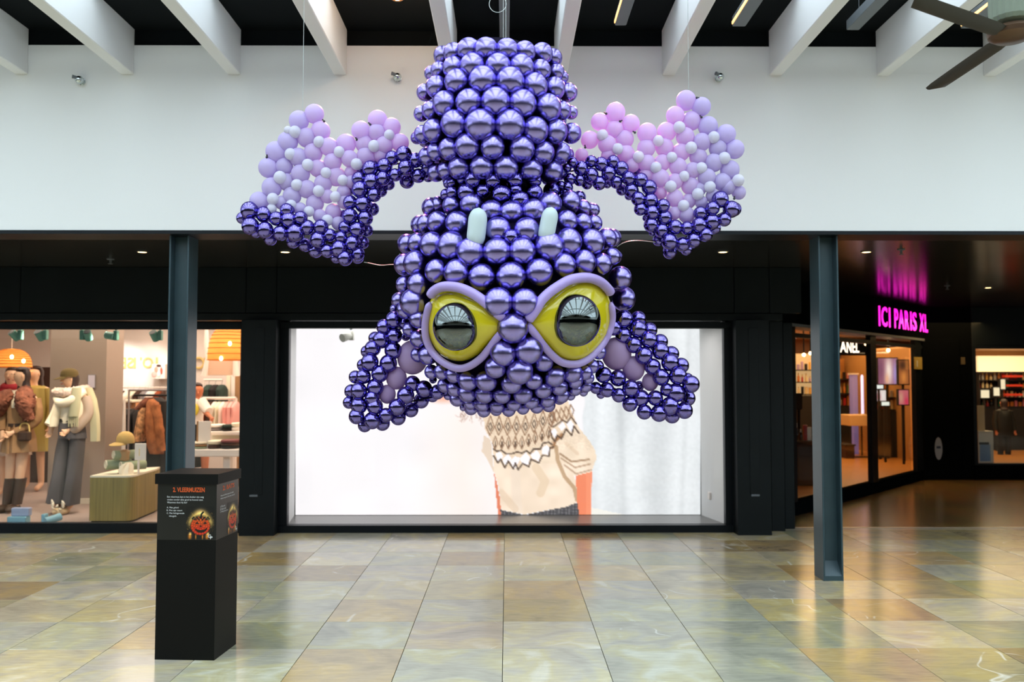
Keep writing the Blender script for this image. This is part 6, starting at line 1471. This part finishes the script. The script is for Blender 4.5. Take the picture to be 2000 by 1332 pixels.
# shelving with boxes and bottles
PAL = [('gold', (226, 176, 84)), ('white', (244, 232, 214)), ('pink', (236, 130, 140)), ('red', (176, 40, 44)), ('black', (22, 18, 18)), ('amber', (206, 118, 40)), ('lilac', (176, 150, 200)), ('green', (40, 120, 84)), ('cream', (236, 210, 160)), ('silver', (190, 186, 180))]
ORD = ['first', 'second', 'third', 'fourth', 'fifth', 'sixth', 'seventh', 'eighth', 'ninth', 'tenth', 'eleventh', 'twelfth']
def bottle_mb(x, y, z, w_, h, kind):
    body = MB(); cap = MB()
    if kind == 0:
        body.cbox((x - w_ / 2, y - w_ * .3, z), (x + w_ / 2, y + w_ * .3, z + h), .006); return body, None
    body.lathe([(w_ * .42, 0), (w_ * .45, h * .08), (w_ * .42, h * .6), (w_ * .18, h * .7), (w_ * .16, h * .74)], (x, y, z), 12)
    cap.lathe([(w_ * .2, h * .74), (w_ * .2, h * .98), (w_ * .1, h)], (x, y, z), 12); return body, cap
def shelf_unit(label, name, pxa, pxb, pys, Y, group, where, pal, n, seed, hmax=.2, backlit=None, top=None, base=0.0):
    rr = random.Random(seed); a, b = V(pxa, 750, Y).x, V(pxb, 750, Y).x
    zt_ = V(pxa, top or (pys[0] - 24), Y).z
    t = thing(name, label, 'shelf unit', ((a + b) / 2, Y + .2, base))
    zl_ = V(pxa, pys[-1], Y).z - .03
    MB().cbox((a - .02, Y + .3, zl_), (b + .02, Y + .34, zt_), .004).build('back_panel', backlit or M['darkbrown'], t)
    MB().cbox((a - .02, Y - .02, base), (b + .02, Y + .34, zl_), .004).build('base_cabinet', M['black_cloth'], t)
    for xx in (a - .02, b): MB().cbox((xx, Y, zl_), (xx + .02, Y + .32, zt_), .003).build('side_panel', M['black_cloth'], t)
    rows = []
    for py in pys:
        z = V(pxa, py, Y).z; MB().cbox((a, Y, z - .02), (b, Y + .3, z), .003).build('shelf', M['black_cloth'] if backlit else M['white_gloss'], t); rows.append(z)
    for ri, z in enumerate(rows):
        for i in range(n):
            if rr.random() < .12: continue
            cn, c = rr.choice(pal); x = a + (b - a) * (i + .5) / n; w_ = (b - a) / n * rr.uniform(.5, .8); h = hmax * rr.uniform(.55, 1); kd = rr.randint(0, 1)
            bd, cp = bottle_mb(x, Y + .12, z, w_, h, kd)
            rown = ['top', 'second', 'third', 'fourth', 'fifth'][ri] if len(rows) > 1 else 'only'
            lab = f"{cn} {'box' if kd == 0 else 'bottle'}, {ORD[i]} from the left on the {rown} shelf {where}"
            g = thing('perfume_box' if kd == 0 else 'perfume_bottle', lab, 'box' if kd == 0 else 'bottle', (x, Y + .12, z), group)
            bd.build('body', flat(f'product_{cn}', *c, rough=.3), g, 'all' if kd else False)
            if cp: cp.build('cap', flat('product_gold', 226, 176, 84, rough=.3), g, True)
    return t
shelf_unit('lit shelf unit of perfumes between the dark pier and the right column', 'perfume_shelf', 1552, 1612, [722, 746, 770], 18.5, 'perfumes on the left shelf', 'left of the right column', PAL, 8, 1, .2, M['lit_warm'], 690)
shelf_unit('low shelf unit with bottles right of the right column', 'perfume_shelf', 1640, 1700, [740, 768, 792], 19.5, 'perfumes on the middle shelf', 'right of the right column', PAL[:6] + PAL[7:], 7, 2, .24, flat('amber_back', 196, 132, 66), 700)
shelf_unit('shelf unit with pink and white boxes under the bright poster', 'perfume_shelf', 1712, 1772, [776, 800], 17.2, 'perfumes under the poster', 'under the bright poster', PAL[:4] + PAL[8:], 8, 3, .22, flat('amber_back', 196, 132, 66), 748)
# black make-up counters with things on the left
for (pa, pb, pt, pbm, Y, lab) in ((1553, 1592, 862, 941, 12.6, 'black counter cabinet left of the right column'), (1650, 1668, 868, 900, 17.0, 'dark low stand right of the right column')):
    a, b = V(pa, 800, Y).x, V(pb, 800, Y).x; zt_ = V(pa, pt, Y).z
    t = thing('counter_cabinet', lab, 'cabinet', ((a + b) / 2, Y + .2, ZF2))
    MB().cbox((a, Y, ZF2), (b, Y + .5, zt_ - .03), .006).build('body', M['darkbrown'], t); MB().cbox((a - .02, Y - .02, zt_ - .03), (b + .02, Y + .52, zt_), .004).build('top', M['black_cloth'], t)
    MB().box((a + .03, Y - .004, ZF2 + .08), (b - .03, Y, zt_ - .08)).build('door', M['boot'], t)
Y = 12.8; zt_ = V(1560, 862, 12.6).z
for px, cn, wp, hp, kd, lab in ((1556, 'black', 7, 34, 1, 'black bottle on the counter cabinet, leftmost'), (1564, 'black', 8, 22, 1, 'small black bottle on the counter cabinet'), (1573, 'red', 8, 30, 0, 'red box on the counter cabinet'), (1580, 'white', 9, 26, 0, 'white box on the counter cabinet'), (1589, 'green', 6, 20, 1, 'green bottle on the counter cabinet')):
    p = V(px, 862, Y); w_ = wp * Y / F; h = hp * Y / F; bd, cp = bottle_mb(p.x, Y, zt_, w_, h, kd)
    g = thing('cosmetics', lab, 'cosmetics', (p.x, Y, zt_), 'cosmetics on the counter cabinet'); c = dict(PAL)[cn]
    bd.build('body', flat(f'product_{cn}', *c, rough=.3), g, 'all' if kd else False)
    if cp: cp.build('cap', flat('product_silver', 190, 186, 180, rough=.3), g, True)
t = thing('makeup_mirror', 'black framed mirror standing above the counter cabinet', 'mirror', V(1560, 800, 13.2)); a, b = V(1553, 800, 13.2), V(1567, 768, 13.2)
MB().cbox((a.x, 13.2, a.z), (b.x, 13.24, b.z), .004).build('frame', M['black_cloth'], t); MB().box((a.x + .02, 13.195, a.z + .02), (b.x - .02, 13.2, b.z - .02)).build('mirror_glass', flat('dim_glass', 60, 52, 48, rough=.1), t)
MB().box(((a.x + b.x) / 2 - .02, 13.2, ZF2), ((a.x + b.x) / 2 + .02, 13.23, a.z)).build('stand', M['black_cloth'], t)
# table with thin black legs
Yt = G(1680, 894, ZF2).y
a, b = V(1660, 830, Yt).x, V(1708, 830, Yt).x; z0, z1 = V(1660, 832, Yt).z, V(1660, 811, Yt).z
t = thing('shop_table', 'pale block topped table on thin black legs in the perfume shop', 'table', ((a + b) / 2, Yt + .3, ZF2))
MB().cbox((a, Yt, z0), (b, Yt + .6, z1), .006).build('table_top', flat('pale_oak', 226, 186, 132), t)
for xx in (a + .02, b - .04):
    for yy in (Yt + .03, Yt + .55): MB().cbox((xx, yy, ZF2), (xx + .025, yy + .025, z0), .002).build('leg', M['black_cloth'], t)
MB().cbox((a, Yt + .03, ZF2), (b, Yt + .055, ZF2 + .025), .002).build('foot_rail', M['black_cloth'], t)
p = V(1685, 811, Yt + .2)
t = thing('light_tube', 'slender pale lilac light column standing on the shop table', 'lamp', (p.x, Yt + .2, z1))
MB().lathe([(.05, z1), (.05, z1 + .02), (.02, z1 + .03)], (p.x, Yt + .2, 0), 14).build('base', M['white_gloss'], t, True)
MB().lathe([(.025, z1 + .03), (.025, V(1685, 735, Yt + .2).z), (.01, V(1685, 732, Yt + .2).z)], (p.x, Yt + .2, 0), 14).build('tube', mat('lilac_light', (.8, .7, 1), .5, emit=1.5, ecol=(.72, .62, 1)), t, True)
# posters of light
def lightbox(name, label, pa, pb, ptop, pbot, Y, cols, strength=1.3, floor_z=.12):
    a, b = V(pa, pbot, Y), V(pb, ptop, Y); t = thing(name, label, 'poster', (a.x, Y, a.z))
    MB().cbox((a.x - .02, Y + .005, a.z - .02), (b.x + .02, Y + .07, b.z + .02), .004).build('frame', M['black_cloth'], t)
    MB().cbox(((a.x + b.x) / 2 - .02, Y + .03, floor_z), ((a.x + b.x) / 2 + .02, Y + .06, a.z - .02), .003).build('stand', M['black_cloth'], t)
    n = 24; gu, gv = np.meshgrid(np.linspace(0, 1, n), np.linspace(0, 1, n)); col = np.zeros(gu.shape + (3,)); col[:] = cols[0]
    for (u, v, su, sv, c) in cols[1]:
        g_ = np.exp(-((gu - u) / su) ** 2 - ((gv - v) / sv) ** 2)[..., None]; col = col * (1 - g_) + np.array(c, float) * g_
    col = np.clip(col, 0, 255) / 255; lc = np.where(col <= .04045, col / 12.92, ((col + .055) / 1.055) ** 2.4)
    me = bpy.data.meshes.new('print'); c0 = (a + b) / 2
    me.from_pydata([(a.x + (b.x - a.x) * u - c0.x, 0, a.z + (b.z - a.z) * v - c0.z) for u, v in zip(gu.ravel(), gv.ravel())], [],
                   [tuple(q) for q in np.stack([np.arange(n * n).reshape(n, n)[:-1, :-1], np.arange(n * n).reshape(n, n)[:-1, 1:], np.arange(n * n).reshape(n, n)[1:, 1:], np.arange(n * n).reshape(n, n)[1:, :-1]], -1).reshape(-1, 4).tolist()])
    ca = me.color_attributes.new('print', 'FLOAT_COLOR', 'POINT'); ca.data.foreach_set('color', np.concatenate([lc.reshape(-1, 3), np.ones((n * n, 1))], 1).ravel())
    key = 'lightbox%s' % strength
    if key not in M:
        m = bpy.data.materials.new('backlit_print'); m.use_nodes = True; at_ = m.node_tree.nodes.new('ShaderNodeAttribute'); at_.attribute_name = 'print'; bb = m.node_tree.nodes['Principled BSDF']
        m.node_tree.links.new(at_.outputs['Color'], bb.inputs['Emission Color']); bb.inputs['Emission Strength'].default_value = strength; bb.inputs['Base Color'].default_value = (.02, .02, .02, 1); M[key] = m
    me.materials.append(M[key]); o = bpy.data.objects.new('print', me); C.objects.link(o); o.parent = t; o.location = c0 - Vector(W[t.name]); W[o.name] = c0
lightbox('perfume_poster', 'bright perfume poster with pale figure above the shelves', 1716, 1752, 700, 750, 17.0, ((150, 90, 110), [(.55, .5, .22, .6, (255, 236, 220)), (.1, .6, .2, .5, (120, 70, 100)), (.9, .4, .12, .5, (170, 150, 210)), (.45, .2, .1, .2, (240, 180, 140))]))
lightbox('perfume_poster', 'narrow warm poster at the right end of the perfume shop', 1756, 1774, 704, 750, 16.4, ((170, 96, 50), [(.5, .3, .3, .3, (240, 150, 70)), (.4, .8, .4, .2, (60, 30, 24))]), 1.0)
lightbox('counter_screen', 'small white lit counter sign under the poster', 1711, 1725, 752, 759, 16.8, ((235, 240, 232), []), 1.4)
lightbox('counter_screen', 'small white lit price sign below the pink boxes', 1722, 1737, 785, 792, 16.2, ((235, 240, 225), []), 1.4)
lightbox('product_screen', 'white lit product picture between the mullion and the poster shelf', 1710, 1730, 762, 783, 16.9, ((240, 226, 220), [(.3, .4, .2, .3, (220, 110, 120)), (.75, .5, .15, .4, (250, 240, 236))]), 1.2)
lightbox('product_screen', 'pink lit product picture at the right of the poster shelf', 1756, 1774, 762, 790, 15.8, ((220, 110, 120), [(.2, .5, .25, .4, (230, 170, 140)), (.8, .2, .2, .3, (230, 50, 90))]), 1.0)
t = thing('perfume_column', 'tall violet display column behind the shop table', 'display', V(1671, 800, 18.0)); a, b = V(1667, 808, 18), V(1675, 732, 18)
MB().cbox((a.x, 18, ZF2), (b.x, 18.2, b.z), .006).build('column', mat('violet_glow', (.3, .26, .5), .5, emit=.22, ecol=(.35, .28, .75)), t); MB().cbox((a.x - .02, 17.98, b.z), (b.x + .02, 18.22, b.z + .03), .004).build('cap', M['white_gloss'], t)
# small yellow sign on the glass
p = onf(1785, 710); lightbox_p = thing('hanging_sign', 'small yellow sign hanging at the right end of the glass front', 'sign', p)
a_, b_ = onf(1779, 721), onf(1793, 698)
MB().obox(a_ + nfa * .05, dfa * (b_ - a_).dot(dfa), nfa * .012, UP * (b_.z - a_.z)).build('card', flat('pale_yellow_card', 176, 150, 72), lightbox_p)
MB().obox(a_ + nfa * .0635 + dfa * .1 + UP * .04, dfa * .04, nfa * .002, UP * .1).build('print', M['white_ink'], lightbox_p)

# ------------------------------------------------------------------ far shop at the right edge
xg0 = A2.x
xw0, xw1 = V(1908, 800, YG).x, V(2060, 800, YG).x; zt3, zb3 = V(1950, 681, YG).z, V(1950, 905, YG).z
far = thing('wall_far_shop', 'dark shop front facing us at the right edge', 'wall', (xg0, YG, 0), None, 'structure')
MB().cbox((xg0 + .01, YG, 0), (xw0 - .06, YG + .3, ZS + .03), .004).build('pier', M['facade_dark'], far)
MB().cbox((xw0 - .06, YG, zt3 + .06), (16, YG + .3, ZS + .03), .004).build('header', M['facade'], far)
MB().cbox((xw0 - .06, YG - .02, 0), (16, YG + .3, zb3 - .03), .004).build('plinth', M['facade_dark'], far)
p = V(1880, 705, YG); MB().cbox((p.x - .035, YG - .02, p.z - .06), (p.x + .035, YG, p.z + .06), .004).build('door_bell', flat('brown_plate', 84, 70, 40), far)
win4 = thing('window_4', 'lit window of the far shop at the right edge', 'window', (xw0, YG, zb3), None, 'structure')
for lo_, hi_, nm in (((xw0 - .06, YG - .01, zb3 - .03), (xw0, YG + .1, zt3 + .06), 'frame_post'), ((xw0, YG - .01, zt3), (16, YG + .1, zt3 + .06), 'frame_head'), ((xw0, YG - .01, zb3 - .03), (16, YG + .1, zb3), 'frame_sill')):
    MB().cbox(lo_, hi_, .004).build(nm, M['frame'], win4)
MB().box((xw0, YG + .04, zb3), (16, YG + .05, zt3)).build('pane', M['glass'], win4)
mb = MB().box((xw0 - .05, YG + .3, 0), (16, 20, zb3 - .02 if zb3 > .1 else .06)); tag(mb.build('floor_5', M['wood_floor']), 'wood floor of the far shop', 'floor', kind='structure')
mb = MB().box((xw0 - .05, YG + .3, zt3 + .08), (16, 20, zt3 + .14)); tag(mb.build('ceiling_5', ceil_p), 'ceiling of the far shop', 'ceiling', kind='structure')
mb = MB().box((xw0 - .1, YG + .3, 0), (xw0 - .05, 20, zt3 + .1)); tag(mb.build('wall_far_shop_left', flat('amber_wall', 190, 140, 84)), 'side wall of the far shop', 'wall', kind='structure')
YSH = 17.4
mb = MB().box((xw0 - .05, YSH + .5, 0), (16, YSH + .6, zt3 + .1)); tag(mb.build('wall_far_shop_back', flat('amber_wall', 190, 140, 84)), 'back wall of the far shop', 'wall', kind='structure')
t = thing('shelf_header', 'cream lit header panel above the far shop shelves', 'lit panel', V(1917, 726, YSH))
a, b = V(1912, 726, YSH), V(2040, 695, YSH); MB().cbox((a.x, YSH + .02, a.z), (b.x, YSH + .1, b.z), .004).build('panel', M['lit_cream'], t); MB().cbox((a.x, YSH + .0, a.z - .03), (b.x, YSH + .12, a.z), .003).build('edge', M['black_cloth'], t)
shelf_unit('wide shelf unit full of bottles in the far shop', 'drugstore_shelf', 1914, 2010, [742, 758, 776, 794], YSH + .05, 'bottles on the far shop shelves', 'in the far shop', PAL, 12, 6, .16, M['darkbrown'], 728)
for k, py in enumerate((735, 753, 771)):
    a, b = V(1960, py + 2, YSH), V(1994, py - 2, YSH)
    tag(MB().cbox((a.x, YSH - .06, a.z), (b.x, YSH + .06, b.z), .003).build('shelf_strip', mat('red_price_strip_%d' % k, rgb(196, 54, 28), .5, emit=.35)), 'red price strip on the ' + ['top', 'middle', 'lowest'][k] + ' lit shelf of the far shop', 'price strip', 'red price strips')
for (pa, pb, pt, pbm, lab) in ((1916, 1932, 762, 777, 'white lit square sign left on the far shelves'), (1941, 1952, 757, 773, 'small white lit sign right of the square one'), (1955, 1963, 741, 760, 'narrow lit sign beside the red strips')):
    lightbox('shelf_sign', lab, pa, pb, pt, pbm, YSH - .25, ((250, 232, 190), []), 1.0)
# customer in dark clothes seen from behind
fp = V(1962, 905, 16.4); fp.z = zb3; fp.z = .06
Hp = V(1966, 778, 16.4).z - fp.z
r, w, s, J, look, sd, hd = figure('person', 'person in dark clothes standing at the far shop shelves', 'person', fp, Hp, dict(look=(.1, 1, 0)), M['skin_real'], M['hair'])
hair_cap(r, hd, Vector((0, 1, 0)), s, M['hair'], .05)
MB().loft([(fp.x, fp.y, fp.z + z * s, a_ * s, b_ * s) for z, a_, b_ in ((1.47, .09, .08), (1.43, .20, .12), (1.25, .23, .15), (1.0, .23, .15), (.75, .25, .16))], 20, .05).build('coat', flat('dark_olive_coat', 26, 25, 18), r, True)
for k in 'lr': MB().tube([J['sh' + k][0], J['el' + k][0], J['wr' + k][0]], [.08 * s, .07 * s, .05 * s], 12).build('coat_sleeve', M['dgreen'] if False else flat('dark_olive_coat', 26, 25, 18), r, True)
for k in 'lr': MB().tube([J['hp' + k][0], J['kn' + k][0], J['an' + k][0]], [.10 * s, .08 * s, .06 * s], 12).build('trouser_leg', M['black_cloth'], r, True)
# white stands in the far window
a, b = V(1912, 903, YG + .35), V(1940, 842, YG + .35)
t = thing('display_stand', 'white cardboard stand with blue print at the far shop window', 'stand', ((a.x + b.x) / 2, YG + .4, a.z))
MB().cbox((a.x, YG + .35, .06), (b.x, YG + .6, b.z), .006).build('body', flat('stand_white', 206, 206, 196), t); MB().box((a.x + .02, YG + .345, a.z + .02), (b.x - .06, YG + .35, a.z + .3)).build('print', flat('blue_print', 120, 150, 186), t)
MB().box((a.x + .01, YG + .344, a.z + .30), (b.x - .08, YG + .35, a.z + .34)).build('strip', M['black_cloth'], t)
a, b = V(1911, 832, YG + .4), V(1924, 792, YG + .4)
t = thing('window_card', 'narrow pale card standing on the white stand', 'sign', (a.x, YG + .42, a.z)); MB().cbox((a.x, YG + .42, V(1911, 842, YG + .35).z), (b.x, YG + .44, b.z), .003).build('card', flat('pale_card', 206, 190, 150), t)
